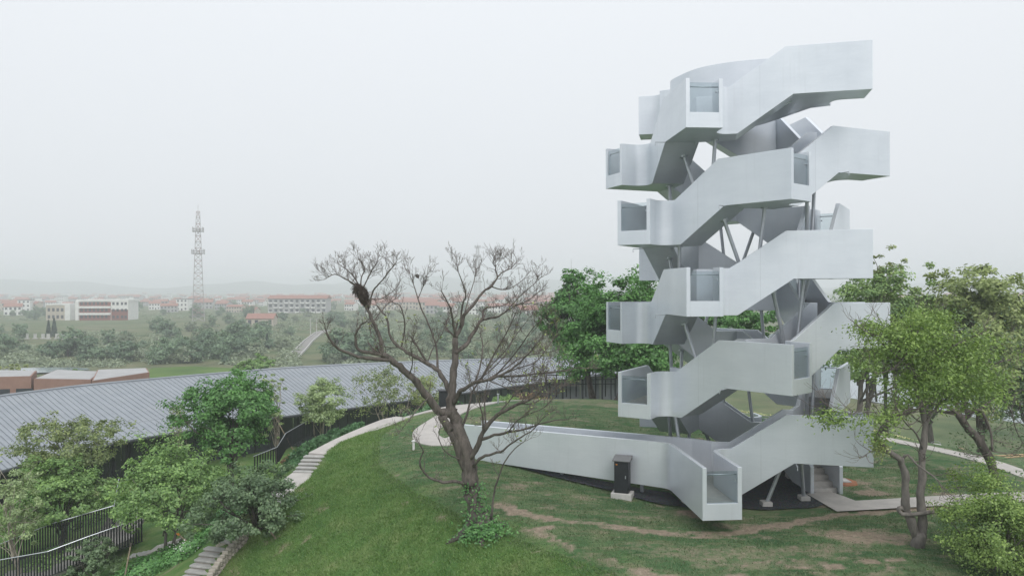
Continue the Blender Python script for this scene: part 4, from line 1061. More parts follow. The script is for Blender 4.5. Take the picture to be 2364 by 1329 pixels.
# crooked dark tree behind it
KY = 27.5
kb = atdist(2290, 1110, KY); kbz = hz(kb.x, KY)
crook = empty('crooked_tree', (kb.x, KY, kbz - .05), 0, 'crooked dark half-bare tree leaning left at the right edge', 'tree')
K_ = [
 ([(2300,1120),(2285,1060),(2262,1020),(2238,990),(2220,968),(2212,955)], .16, .12, (0, 0), 1),
 ([(2215,962),(2235,958),(2225,930),(2228,900),(2240,870)], .12, .06, (0, .3), 4),
 ([(2235,956),(2262,945),(2275,965),(2288,1000),(2290,1040)], .07, .03, (0, -.5), 4),
 ([(2262,945),(2290,925),(2320,915),(2350,925)], .05, .02, (0, .4), 6),
 ([(2240,870),(2270,850),(2310,835),(2340,830)], .05, .016, (.3, .8), 7),
 ([(2240,875),(2215,850),(2200,820)], .05, .016, (.3, -.6), 6),
 ([(2310,915),(2335,950),(2345,990),(2360,1020)], .03, .012, (.2, -.3), 7),
 ([(2228,905),(2260,900),(2300,880),(2350,870)], .04, .014, (.3, 1.2), 8),
]
kt = []
laid_tree(crook, KY, K_, 44, M['bark'], M['twig'], tips=kt, tw_len=.7, gens=3, dens=1.4)
rng = np.random.default_rng(78); kk = [kt[i] for i in rng.permutation(len(kt))[:260]]
C = np.repeat(np.array([list(p) for p in kk]), 18, 0) + rng.normal(0, .16, (len(kk) * 18, 3))
V, F = leaf_quads(rng, C, np.tile([0, 0, 1.0], (len(C), 1)), .07); mesh_obj('crown', np_mesh('crown', V, F), M['leaf_grey'], crook)

# --- low planting
EXTRA = True
def shrub(name, label, px, py, z, w, h, seed, lm='leaf_hedge', leaf=.075, n=2600, spiky=False, group=None, cat='shrub', dk=1.0):
    X, Y = survey(px, py, H + z); g = hz(X, Y); rng = np.random.default_rng(seed); o = empty(name, (X, Y, g), 0, label, cat, group)
    d = rng.normal(0, 1, (n, 3)); d /= np.linalg.norm(d, axis=1)[:, None]; d[:, 2] = np.abs(d[:, 2])
    lum = 1 + .16 * np.sin(5 * np.arctan2(d[:, 1], d[:, 0]) + seed) + .12 * np.sin(7 * d[:, 2] + seed * 2) + rng.normal(0, .06, n)
    P = d * np.array([w / 2, w / 2 * dk, h]) * (lum * rng.uniform(.72, 1, n) ** .5)[:, None]
    P[:, 2] += height(P[:, 0] + X, P[:, 1] + Y) - g
    V, F = leaf_quads(rng, P, d + np.array([0, 0, .5]), leaf, long=2.4 if spiky else 1.6); mesh_obj('foliage', np_mesh('foliage', V, F), M[lm], o)
    m = MB()
    for i in range(6): a = rng.uniform(0, 6.28); m.tube([(0, 0, -.05), (math.cos(a) * w * .25, math.sin(a) * w * .25, h * .65)], [.03, .008], 4)
    m.build('stems', M['bark'], o); return o
for i, (px, py, w, h, lab, lm) in enumerate((
    (680, 1082, 1.25, .62, 'dark clipped shrub left of the foot of the short stair', 'leaf_hedge'), (706, 1055, 1.2, .62, 'dark clipped shrub level with the short stair, second of the row', 'leaf_hedge'),
    (735, 1030, 1.2, .60, 'dark clipped shrub beside the upper path landing, third of the row', 'leaf_hedge'), (768, 1012, 1.3, .55, 'dark clipped shrub highest of the row beside the path', 'leaf_hedge'),
    (812, 998, 1.4, .5, 'low dark shrub where the path reaches the crest', 'leaf_hedge'), (668, 1046, .9, .5, 'rust-tinged low shrub behind the row of dark shrubs', 'leaf_rust'))):
    shrub('garden_shrub', lab, px, py, (-8.7, -8.4, -8.1, -7.8, -7.4, -8.9)[i], w, h, 60 + i, lm, .07, 2400, True, 'clipped shrubs beside the stairs')
for i, (px, py, z, w, h, lm, lab) in enumerate(((330, 1170, -12.0, 2.6, 1.1, 'leaf_fresh', 'leafy bush behind the top of the steel footbridge'), (55, 1190, -12.6, 3.2, 1.2, 'leaf_fresh', 'broad leafy bush at the left edge below the roof'), (470, 1175, -10.8, 2.4, .9, 'leaf_hedge', 'dark bush between the staked tree and the spreading tree'),
    (245, 1120, -12.6, 2.6, .9, 'leaf_olive', 'olive bush beside the far end of the footbridge'), (110, 1325, -12.2, 2.2, .7, 'leaf_fresh', 'low bush under the far picket railing'), (335, 1318, -11.6, 2.4, .45, 'leaf_ivy', 'dark ground-cover mound left of the blossom bush'), (560, 1120, -9.7, 2.2, .7, 'leaf_hedge', 'dark bush at the foot of the dense round tree'), (615, 1095, -9.3, 1.8, .5, 'leaf_fresh', 'small fresh green bush below the row of clipped shrubs'))):
    shrub('garden_bush', lab, px, py, z, w, h, 110 + i, lm, .085, 2200)
shrub('flower_bush', 'low dark bush with white blossom left of the stone steps', 430, 1305, -11.0, 2.6, .55, 71, 'leaf_ivy', .07, 3200, dk=.8)
rng = np.random.default_rng(72); X, Y = survey(455, 1312, H - 10.8); fb = bpy.data.objects['flower_bush']
C = np.stack([rng.normal(.35, .35, 160), rng.normal(-.5, .3, 160), rng.uniform(.42, .62, 160)], 1); V, F = leaf_quads(rng, C, np.tile([0, -.3, 1.0], (160, 1)), .05, long=1.0); mesh_obj('blossom', np_mesh('blossom', V, F), M['white_paint'], fb)
shrub('low_bush', 'dark low bush under the steel footbridge end', 520, 1262, -10.6, 2.0, .7, 73, 'leaf_hedge', .08, 2600)
shrub('grass_tuft_bush', 'dry grassy clump at the foot of the propped tree', 560, 1300, -10.2, 1.1, .55, 74, 'leaf_olive', .06, 1500, True)
shrub('twiggy_bush', 'reddish-brown half-bare bush behind the bare tree', 1205, 905, -7.3, 4.2, 1.5, 75, 'leaf_rust', .12, 1500, True)
shrub('low_bush', 'small green bush beside the black bin on the hill path', 1165, 921, -7.0, 2.4, .6, 76, 'leaf_fresh', .10, 1200)
shrub('low_bush', 'dark green bush under the thin young trees at the crest', 985, 958, -8.0, 4.5, 1.1, 77, 'leaf_hedge', .12, 1800)
for i, (px, py, w, lab) in enumerate(((1395, 910, 7.5, 'strip of pale yellow flowers edging the hill path left of the tower'), (1650, 915, 7.5, 'strip of pale yellow flowers seen between the lower tower columns'), (2010, 945, 7.0, 'strip of pale yellow flowers edging the hill right of the tower'))):
    X, Y = survey(px, py, H - 7.1); o = empty('flower_bed', (X, Y, hz(X, Y)), 0, lab, 'flowers'); rng = np.random.default_rng(80 + i)
    C = np.stack([rng.uniform(-w / 2, w / 2, 1200), rng.normal(0, .16, 1200), rng.uniform(.03, .25, 1200)], 1); C[:, 2] += height(C[:, 0] + X, C[:, 1] + Y) - hz(X, Y)
    V, F = leaf_quads(rng, C[:800], np.tile([0, -.3, 1.0], (800, 1)), .09); mesh_obj('blossom', np_mesh('blossom', V, F), M['flower'], o)
    V, F = leaf_quads(rng, C[800:] - np.array([0, 0, .05]), np.tile([0, -.3, 1.0], (400, 1)), .12); mesh_obj('foliage', np_mesh('foliage', V, F), M['leaf_fresh'], o)

# --- grass blades on the crest slope and the lawn
def blades(name, label, n, xr, yr, keep, hgt, mat, seed):
    r = np.random.default_rng(seed); x = r.uniform(*xr, n); y = r.uniform(*yr, n); k = keep(x, y, r); x, y = x[k], y[k]; n = len(x)
    z = height(x, y) + (fbm(x * 2.2, y * 2.2, 5) - .5) * .05 - .01
    a = r.uniform(0, 6.28, n); h = hgt * r.uniform(.5, 1.4, n) * (.55 + 1.0 * fbm(x * 1.7, y * 1.7, seed)); w = .010 + .008 * r.random(n); lx, ly = r.normal(0, .6, n) * h, r.normal(-.1, .6, n) * h
    B = np.stack([x, y, z], 1); d = np.stack([np.cos(a) * w, np.sin(a) * w, np.zeros(n)], 1)
    V = np.stack([B - d, B + d, B + np.stack([lx, ly, h], 1)], 1).reshape(-1, 3); F = np.arange(3 * n).reshape(-1, 3)
    o = mesh_obj(name, np_mesh(name, V, F), M[mat]); tag(o, label, 'grass', kind='stuff'); return o
blades('grass', 'bright green grass on the slope below the bare tree', 260000, (-10.5, 4), (18, 38), lambda x, y, r: (crest_side(x, y) > -.3) & (crest_side(x, y) < 7) & (r.random(len(x)) < np.clip(1.3 - (y - 20) / 22, .2, 1)), .062, 'blade_slope', 91)
def lawn_keep(x, y, r):
    s = soil_mask(x, y); ring = np.hypot(x - RING[0], y - RING[1]) > 3.6
    return (crest_side(x, y) < 0) & ring & (r.random(len(x)) > s * 1.25) & (r.random(len(x)) < np.clip(1.2 - (y - 20) / 18, .1, 1)) & (seg_dist(x, y, WALK) > .65) & (seg_dist(x, y, LOOP) > .65) & (seg_dist(x, y, HILLPATH) > .65)
blades('grass', 'short patchy lawn grass around the tower', 270000, (-7.5, 17), (17.5, 40), lawn_keep, .05, 'blade_lawn', 92)
# ------------------------------------------------------------------ stairs and paths on the bank
def flight_of_steps(label, a, b, za, zb, width, n, wall_side=None):
    """stone steps from plan point a (height za) down to b (height zb)"""
    a, b = Vector(a), Vector(b); d = (b - a); L = d.length; d.normalize(); nn = Vector((-d.y, d.x))
    root = empty('stone_stairs', (a.x, a.y, zb), 0, label, 'stairs'); off = Vector(root.location)
    for i in range(n):
        t0, t1 = L * i / n, L * (i + 1) / n + .04; z = za - (za - zb) * (i + 1) / n + (za - zb) / n * .5
        q = [a + d * t0 - nn * width / 2, a + d * t1 - nn * width / 2, a + d * t1 + nn * width / 2, a + d * t0 + nn * width / 2]
        m = MB(); m.prism([(p.x - off.x, p.y - off.y) for p in q], z - .07 - off.z, z - off.z); st = m.build('step', M['step_stone'], root, bevel=.012, tri=True)
        q2 = [a + d * (t0 + .03) - nn * (width / 2 - .04), a + d * (t1 - .05) - nn * (width / 2 - .04), a + d * (t1 - .05) + nn * (width / 2 - .04), a + d * (t0 + .03) + nn * (width / 2 - .04)]
        m = MB(); m.prism([(p.x - off.x, p.y - off.y) for p in q2], z - .45 - off.z, z - .072 - off.z); m.build('riser', M['wall_stone'], st, tri=True)
    return root
SW = 1.45
PT = lambda *p: (p[0], p[1])
A1, A2 = (-8.68, 33.75), (-8.85, 32.35); B1, B2 = (-9.05, 29.5), (-10.35, 27.1); C1, C2 = (-10.42, 26.95), (-10.95, 25.1)
za1, za2, zb1, zb2, zc2 = H - 7.52, H - 8.02, H - 8.06, H - 9.3, H - 10.25
def lin(pa, za, pb, zb):
    def f(x, y):
        dx, dy = pb[0] - pa[0], pb[1] - pa[1]; t = ((x - pa[0]) * dx + (y - pa[1]) * dy) / (dx * dx + dy * dy); return za + (zb - za) * max(0, min(1, t))
    return f
drape_strip('path', [(-5.6, 39.3), (-6.9, 37.4), (-7.9, 35.6), (-8.66, 33.78)], SW, M['paving'], .05, thick=.35, zf=lin((-6.2, 38.6), H - 6.85, (-8.66, 33.78), za1))
flight_of_steps('short flight of five pale stone steps below the crest path', A1, A2, za1, za2, SW, 5)
drape_strip('path', [(-8.86, 32.3), (-8.95, 31), (-9.04, 29.55)], SW, M['paving'], .05, thick=.35, zf=lin(A2, za2, B1, zb1))
flight_of_steps('stone steps half hidden behind the propped tree', B1, B2, zb1, zb2, SW, 9)
flight_of_steps('weathered stone steps beside the rubble wall at the bottom', C1, C2, zb2 - .02, zc2, SW, 8)
# rubble wall beside the lowest steps: every stone its own piece
rw = empty('rubble_wall', (-10.15, 26.2, hz(-10.15, 26.2)), 0, 'low curved rubble wall of pale stones by the lowest steps', 'wall')
rng = np.random.default_rng(5)
for i in range(64):
    t = i % 16 / 15; lay = i // 16
    x = -9.62 - .62 * t - .15 * math.sin(t * 3); y = 26.7 - 2.0 * t; z = hz(x, y) - .15 + lay * .15 + .12 * (1 - t)
    s = rng.uniform(.10, .15); m = MB(); P = []
    for (sx, sy, sz) in ((-1, -1, -1), (1, -1, -1), (1, 1, -1), (-1, 1, -1), (-1, -1, 1), (1, -1, 1), (1, 1, 1), (-1, 1, 1)):
        P.append((x + sx * s * rng.uniform(.7, 1) + (.03 if lay % 2 else 0) - rw.location.x, y + sy * s * rng.uniform(.7, 1) - rw.location.y, z + sz * .08 * rng.uniform(.7, 1) - rw.location.z))
    m.add(P, [(3, 2, 1, 0), (4, 5, 6, 7), (0, 1, 5, 4), (1, 2, 6, 5), (2, 3, 7, 6), (3, 0, 4, 7)]); m.build('stone', M['wall_stone'], rw, bevel=.025)
# lower side path of pale slabs, ending at the footbridge
flight_of_steps('low pale slab steps climbing behind the white blossom bush', survey(300, 1290, H - 11.9), survey(405, 1252, H - 11.2), H - 11.75, H - 11.35, .55, 9)
drape_strip('path', [survey(350, 1262, H - 11.4), survey(410, 1252, H - 11.2)], 1.0, M['paving'], .10)
# ------------------------------------------------------------------ picket-railed footbridge ramp
def railing(name, label, pts, hgt, pitch, mat=M['dark_steel']):
    pts = [Vector(p) for p in pts]; o = empty(name, pts[0], 0, label, 'railing'); off = pts[0]; rail = MB(); P = [p - off for p in pts]
    rail.tube([p + Vector((0, 0, hgt)) for p in P], .02, 6); o1 = rail.build('top_rail', M['steel'], o)
    rail = MB(); rail.tube([p + Vector((0, 0, .08)) for p in P], .022, 5); rail.build('bottom_rail', mat, o)
    proto = None
    for a, b in zip(P[:-1], P[1:]):
        n = max(1, int((b - a).length / pitch))
        for i in range(n):
            p = a.lerp(b, (i + .5) / n)
            if proto is None:
                m = MB(); m.box(-.03, .03, -.012, .012, .08, hgt); proto = m.build('picket', mat, o); q = proto
            else: q = bpy.data.objects.new('picket', proto.data); COL.objects.link(q); q.parent = o
            q.location = p
    return o
def rp(px, py, z): x, y = survey(px, py, H + z); return (x, y, H + z)
fb_pts_near = [rp(0, 1355, -11.9), rp(110, 1335, -11.7), rp(200, 1300, -11.4), rp(330, 1252, -11.0)]
fb_pts_far = [rp(0, 1315, -11.9), rp(120, 1265, -11.5), rp(262, 1222, -11.0)]
railing('picket_railing', 'near dark steel picket railing of the sloping footbridge', fb_pts_near, 1.1, .105)
railing('picket_railing', 'far dark steel picket railing of the sloping footbridge', fb_pts_far, 1.1, .105)
railing('picket_railing', 'dark picket railing climbing past the dense round tree', [rp(262, 1232, -11.0), rp(275, 1150, -10.9)], 1.1, .16)
railing('picket_railing', 'dark picket railing behind the row of clipped shrubs', [rp(585, 1098, -9.6), rp(640, 1075, -9.4), rp(660, 1040, -9.2), rp(705, 1012, -9.0), rp(745, 1004, -8.9)], 1.0, .16)
fbr = MB(); P_ = [rp(0, 1335, -11.95), rp(110, 1312, -11.72), rp(262, 1240, -11.2), rp(300, 1180, -11.0)]
q0 = [Vector(p) for p in P_]; V = []
for i, p in enumerate(q0):
    d = (q0[min(i + 1, 3)] - q0[max(i - 1, 0)]).normalized(); n_ = Vector((-d.y, d.x, 0)).normalized()
    V += [p - n_ * .85, p + n_ * .85, p + n_ * .85 - Vector((0, 0, .2)), p - n_ * .85 - Vector((0, 0, .2))]
fbr.add(V, [f for i in range(3) for f in ((4*i+1, 4*i, 4*i+4, 4*i+5), (4*i+2, 4*i+1, 4*i+5, 4*i+6), (4*i+3, 4*i+2, 4*i+6, 4*i+7), (4*i, 4*i+3, 4*i+7, 4*i+4))] + [(0, 1, 2, 3), (15, 14, 13, 12)])
o = fbr.build('footbridge_deck', M['tan_plaza']); tag(o, 'smooth grey footbridge deck between the dark picket railings', 'footbridge')
# ------------------------------------------------------------------ tree stakes
for lab, (b0, z0), (t0, z1) in (('pair-pole stake leaning at the left of the staked green tree', ((285, 1325), -11.4), ((345, 1225), -10.3)), ('short stake with orange cap right of the staked green tree', ((452, 1290), -10.9), ((425, 1220), -10.0)),
                     ('thin prop left of the low spreading tree', ((545, 1300), -10.0), ((560, 1235), -9.2)), ('thin prop right of the low spreading tree', ((640, 1278), -9.3), ((617, 1228), -8.6)),
                     ('long prop slanting beside the pale birches', ((700, 1010), -9.2), ((660, 940), -7.8))):
    a = Vector(rp(*b0, z0)); b = Vector(rp(*t0, z1)); b.y = a.y + .4; a.z = hz(a.x, a.y) - .05
    root = empty('tree_stake', a, 0, lab, 'stake'); m = MB(); m.tube([(0, 0, 0), b - a], .03, 6); m.build('pole', M['pole_wood'], root)
    m = MB(); e = (b - a); m.tube([e - e.normalized() * .12, e + e.normalized() * .03], .045, 7); m.build('binding', M['orange_plastic'] if 'orange' in lab else M['stick'], root)
# ------------------------------------------------------------------ long pavilion with standing-seam roof, curving round the hill
EAVE = [(-31.5, 34.5, -10.3), (-29.6, 39.5, -10.3), (-28.4, 46, -10.3), (-26.7, 49.8, -10.3), (-24.4, 53.2, -10.3), (-18.3, 60.2, -10.3), (-13.4, 64.3, -10.25), (-5, 70.0, -9.9), (2, 74, -9.5), (9, 77.5, -9.1), (16, 80, -9.1)]
RIDG = [(-40.5, 38, -7.6), (-38.5, 45, -7.6), (-36.6, 52.0, -7.6), (-34.9, 56, -7.6), (-32.9, 59.4, -7.6), (-26, 67.4, -7.65), (-20, 72.4, -7.65), (-10, 78.0, -7.75), (-2, 82, -7.9), (7, 86, -8.1), (15, 89, -8.1)]
def resample(P, n):
    P = [Vector(p) for p in P]; Q = []
    for i in range(len(P) - 1):
        a, b, c, d = P[max(i - 1, 0)], P[i], P[i + 1], P[min(i + 2, len(P) - 1)]
        for k in range(12):
            t = k / 12; Q.append((i + t, .5 * ((2 * b) + (c - a) * t + (2 * a - 5 * b + 4 * c - d) * t * t + (3 * b - a - 3 * c + d) * t ** 3)))
    Q.append((len(P) - 1, P[-1])); return Q
def on(Q, u):
    k = min(int(u * 12), len(Q) - 2); f = u * 12 - k; return Q[k][1].lerp(Q[k + 1][1], f)
QE, QR = resample(EAVE, 0), resample(RIDG, 0)
us = [0.0]; U = len(EAVE) - 1
while us[-1] < U:
    u = us[-1]; d = (on(QR, min(U, u + .05)) - on(QR, max(0, u - .05))).length / .1; us.append(u + .43 / max(d, 1))
us[-1] = U
pav = empty('pavilion', (-24.4, 58, H - 13.3), 0, 'long curved pavilion with grey standing-seam metal roof below the hill', 'building'); poff = Vector(pav.location); up = Vector((0, 0, H)) - poff
seen = 0
for i in range(len(us) - 1):
    e0, e1, r0, r1 = (on(Q, u) + up for Q, u in ((QE, us[i]), (QE, us[i + 1]), (QR, us[i]), (QR, us[i + 1])))
    th = Vector((0, 0, .06)); g = (r1 - r0).normalized() * .03; s = Vector((0, 0, .04))
    m = MB(); m.add([e0, e1, r1, r0, e0 - th, e1 - th, r1 - th, r0 - th], [(0, 1, 2, 3), (4, 7, 6, 5), (0, 4, 5, 1), (2, 6, 7, 3), (1, 5, 6, 2), (3, 7, 4, 0)])
    a, b = e0 + (e1 - e0) * .02, e0 + (e1 - e0) * .11; c, d = r0 + (r1 - r0) * .11, r0 + (r1 - r0) * .02
    m.add([a, b, c, d, a + s, b + s, c + s, d + s], [(4, 5, 6, 7), (0, 1, 5, 4), (1, 2, 6, 5), (2, 3, 7, 6), (3, 0, 4, 7)])
    m.build('roof_panel', M['roof_zinc'], pav)
nst = 40; m = MB(); V = []
for i in range(nst + 1):
    u = U * i / nst; e, r = on(QE, u) + up, on(QR, u) + up; dv = (r - e); dv.z = 0; b = r + dv * .55 + Vector((0, 0, -1.6)); V += [r + Vector((0, 0, .02)), b]
m.add(V, [(2*i, 2*i+2, 2*i+3, 2*i+1) for i in range(nst)]); m.build('rear_roof', M['roof_zinc'], pav)
m = MB(); m.tube([on(QR, U * i / nst) + up + Vector((0, 0, .03)) for i in range(nst + 1)], .09, 6); m.build('ridge_cap', M['roof_zinc'], pav)
m = MB(); m.tube([on(QE, U * i / nst) + up - Vector((0, 0, .14)) for i in range(nst + 1)], .1, 6); m.build('eave_gutter', M['dark_steel'], pav)
ncol = 34
for i in range(ncol):
    u, u1 = U * i / ncol, U * (i + 1) / ncol
    def wl_(u, k, z):
        e, r = on(QE, u) + up, on(QR, u) + up; v = e.lerp(r, k); v.z = z; return v
    zb0 = H - 13.6 - poff.z; e = wl_(u, .16, 0); top = (on(QE, u) + up).lerp(on(QR, u) + up, .16).z - .08
    m = MB(); m.box(e.x - .09, e.x + .09, e.y - .09, e.y + .09, zb0, top); m.build('column', M['dark_steel'], pav)
    a, b = wl_(u, .24, zb0), wl_(u1, .24, zb0); t2 = Vector((0, 0, top - zb0 + .3)); d = (b - a).normalized(); nrm = Vector((-d.y, d.x, 0)) * .05
    a = a + d * .03; b = b - d * .03
    m = MB(); m.add([a, b, b + t2, a + t2, a + nrm, b + nrm, b + t2 + nrm, a + t2 + nrm], [(0, 1, 2, 3), (7, 6, 5, 4), (0, 4, 5, 1), (1, 5, 6, 2), (2, 6, 7, 3), (3, 7, 4, 0)]); gl = m.build('window_bay', M['window_dark'] if i < 23 else M['shade_glass'], pav)
    m = MB(); c = a.lerp(b, .5) - nrm * .6; m.box(c.x - .05, c.x + .05, c.y - .05, c.y + .05, zb0, top + .25); m.build('mullion', M['dark_steel'], gl)
    for kx in (.25, .75):
        p = wl_(u + (u1 - u) * kx, .06, 0); tz = (on(QE, u) + up).lerp(on(QR, u) + up, .06).z - .16; m = MB(); m.box(p.x - .11, p.x + .11, p.y - .2, p.y + .2, tz - .16, tz); m.build('eave_bracket', M['eave_timber'], pav)
m = MB(); V = []
for i in range(nst + 1):
    u = U * i / nst; e, r = on(QE, u) + up, on(QR, u) + up; z = H - 13.62 - poff.z; a, b = e.lerp(r, -.12), e.lerp(r, .9); V += [(a.x, a.y, z), (b.x, b.y, z), (a.x, a.y, z - 3), (b.x, b.y, z - 3)]
m.add(V, [f for i in range(nst) for f in ((4*i, 4*i+4, 4*i+5, 4*i+1), (4*i+2, 4*i+6, 4*i+4, 4*i))]); m.build('plinth', M['paving'], pav)
# ------------------------------------------------------------------ brown brick building behind the pavilion
def quad_block(root, name, poly, z0, z1, mat, parent=None):
    m = MB(); off = root.location; m.prism([(p[0] - off.x, p[1] - off.y) for p in poly], z0 - off.z, z1 - off.z); return m.build(name, mat, parent or root, tri=True)
bx0, by0 = survey(200, 880, H - 8.7); bb = empty('brick_building', (bx0, by0, H - 14), 0, 'flat-roofed brown brick building behind the left end of the grey roof', 'building')
def inset(poly, k):
    c = Vector((sum(p[0] for p in poly) / len(poly), sum(p[1] for p in poly) / len(poly))); return [(c.x + (p[0] - c.x) * k, c.y + (p[1] - c.y) * k) for p in poly]
zr = H - 8.7
W1 = [survey(212, 879, zr), survey(345, 859, zr), survey(338, 849, zr), survey(225, 853, zr)]
W2 = [survey(78, 874, zr - .2), survey(210, 876, zr - .2), survey(236, 857, zr - .2), survey(132, 853, zr - .2)]
W3 = [survey(-90, 872, zr), survey(72, 868, zr), survey(85, 855, zr), survey(-60, 853, zr)]
for i, w in enumerate((W1, W2, W3)):
    b = quad_block(bb, 'wall_block', w, H - 16, zr - .2 * (i == 1), M['brick'])
    quad_block(bb, 'roof_slab', inset(w, .955), zr - .2 * (i == 1) + .004, zr - .2 * (i == 1) + .03, M['grey_paint'], b)
    a, c = Vector(w[0]), Vector(w[1]); d = (c - a).normalized(); nn = Vector((d.y, -d.x))
    for k in (.12, .45, .78):
        p = a + (c - a) * k + nn * .02; q = p + d * 1.5; m = MB(); off = bb.location; m.prism([(p.x - off.x, p.y - off.y), (q.x - off.x, q.y - off.y), (q.x - off.x - nn.x * .1, q.y - off.y - nn.y * .1), (p.x - off.x - nn.x * .1, p.y - off.y - nn.y * .1)], zr - 2.9 - off.z, zr - 1.2 - off.z); m.build('window', M['window_dark'], b, tri=True)
# ------------------------------------------------------------------ the town in the haze
def house_proto(w, d, h, rh, wall, roof, rows, cols, seed, flat=False):
    """house of walls, roof, windows and a door; front faces -y, origin at the base centre"""
    root = empty('house'); m = MB()
    if flat:
        m.box(-w / 2, w / 2, -d / 2, d / 2, 0, h); m.build('walls', wall, root)
        m = MB(); m.box(-w / 2 - .25, w / 2 + .25, -d / 2 - .25, d / 2 + .25, h + .004, h + .45); r_ = m.build('roof', roof, root)
    else:
        m.add([(-w/2, -d/2, 0), (w/2, -d/2, 0), (w/2, d/2, 0), (-w/2, d/2, 0), (-w/2, -d/2, h), (w/2, -d/2, h), (w/2, d/2, h), (-w/2, d/2, h), (-w/2, 0, h + rh), (w/2, 0, h + rh)],
              [(3, 2, 1, 0), (0, 1, 5, 4), (2, 3, 7, 6), (1, 2, 6, 9, 5), (3, 0, 4, 8, 7), (4, 5, 9, 8), (6, 7, 8, 9)]); m.build('walls', wall, root)
        o = .35; s = rh / (d / 2); m = MB()
        for sg in (-1, 1):
            a = [(-w/2 - o, sg * (d/2 + o), h - s * o + .05), (w/2 + o, sg * (d/2 + o), h - s * o + .05), (w/2 + o, 0, h + rh + .05), (-w/2 - o, 0, h + rh + .05)]; a2 = [(x, y, z + .16) for x, y, z in a]
            m.add(a + a2, [(0, 1, 2, 3), (4, 7, 6, 5), (0, 4, 5, 1), (1, 5, 6, 2), (3, 2, 6, 7), (0, 3, 7, 4)])
        m.build('roof', roof, root)
    fl = h / rows
    for r in range(rows):
        for c in range(cols):
            x = (c + .5) / cols * w - w / 2; z = r * fl + fl * .35; m = MB()
            if r == 0 and c == cols // 2: m.box(x - .55, x + .55, -d/2 - .06, -d/2 + .05, 0, 2.1); m.build('door', M['window_dark'], root)
            else: m.box(x - .65, x + .65, -d/2 - .05, -d/2 + .05, z, z + fl * .48); m.build('window', M['window_dark'], root)
    return root
protos = [house_proto(10, 8, 6.2, 2.0, M['white_paint'], M['red_roof'], 2, 4, 1), house_proto(14, 9, 6.0, 2.2, M['grey_paint'], M['red_roof'], 2, 5, 2), house_proto(9, 8, 9.2, .0, M['white_paint'], M['grey_roof'], 3, 3, 3, True),
          house_proto(18, 8, 6.4, 2.0, M['tan_paint'], M['red_roof'], 2, 6, 4), house_proto(11, 8, 3.6, 1.9, M['tan_paint'], M['red_roof'], 1, 4, 5)]
LBL2 = ['white red-roofed house', 'grey red-roofed house', 'white flat-roofed house', 'long tan red-roofed house', 'low tan red-roofed house']
used = [False] * 5; rnd = random.Random(11)
def where(x, y):
    px = 1182 + FPX * x / y
    r = ('at the far left edge', 'left of the school block', 'behind the school block', 'between the school and the tall mast', 'right behind the tall mast', 'between the tall mast and the terrace', 'behind the long terrace', 'behind the nest of the bare tree',
         'behind the left limbs of the bare tree', 'behind the middle limbs of the bare tree', 'below the smaller mast', 'behind the right limbs of the bare tree', 'close to the evergreen trees', 'behind the tower', 'right of the tower', 'at the right edge')
    return r[int(np.searchsorted([60, 130, 320, 430, 500, 610, 775, 860, 950, 1060, 1130, 1230, 1330, 1900, 2150], px))]
def rank(y, cuts, names): return names[int(np.searchsorted(cuts, y))]
def put_house(k, x, y, rz, label=None, sc=1.0):
    if used[k]: o = copy_tree(protos[k])
    else: o = protos[k]; used[k] = True
    o.location = (x, y, hz(x, y) - .3); o.rotation_euler = (0, 0, rz); o.scale = (sc, sc, sc); tag(o, label or '%s, %s, %s' % (LBL2[k], rank(y, (470, 570, 700, 900), ('front row', 'second row', 'third row', 'faint row', 'faintest row')), where(x, y)), 'house', None if label else 'houses of the hazy town'); return o
spots = []
for row, (py, z) in enumerate(((724, -16), (715, -16), (708, -16), (702, -16), (696, -16), (690, -16), (685, -16))):
    px = -60 + rnd.uniform(0, 40)
    while px < 1330:
        x, y = survey(px + rnd.uniform(-10, 10), py + rnd.uniform(-3, 3), H + z)
        bad = (90 < px < 335 and row < 2) or (600 < px < 790 and row < 2) or (420 < px < 500 and row < 1) or (row == 0 and rnd.random() < .45)
        if not bad: spots.append((rnd.choices([0, 1, 2, 3, 4], [3, 3, 1.2, 2.5, 1])[0], x, y, rnd.uniform(-.5, .5), rnd.uniform(.6, .95)))
        px += rnd.uniform(24, 52) * (1.15 - row * .085)
for py in (712, 700, 690):
    px = 2080 + rnd.uniform(0, 60)
    while px < 2420:
        x, y = survey(px, py, 0.0); spots.append((rnd.choice([0, 1, 3]), x, y, rnd.uniform(-.4, .4), 1.0)); px += rnd.uniform(60, 120)
for s_ in spots: put_house(s_[0], s_[1], s_[2], s_[3], sc=s_[4])
def named_house(label, px, py, k, rz, sc=1.0):
    x, y = survey(px, py, 0.0); put_house(k, x, y, rz, label, sc)
named_house('white gabled house seen through the right-hand twigs of the bare tree', 1215, 745, 0, .5, .95)
named_house('low red-roofed shed standing alone in the scrub', 605, 752, 4, .1, 1.0)
named_house('small red-roofed hut among trees left of the long terrace', 580, 725, 4, -.2, .8)
named_house('white flat-roofed house left of the school block', 60, 718, 2, .2, .9)
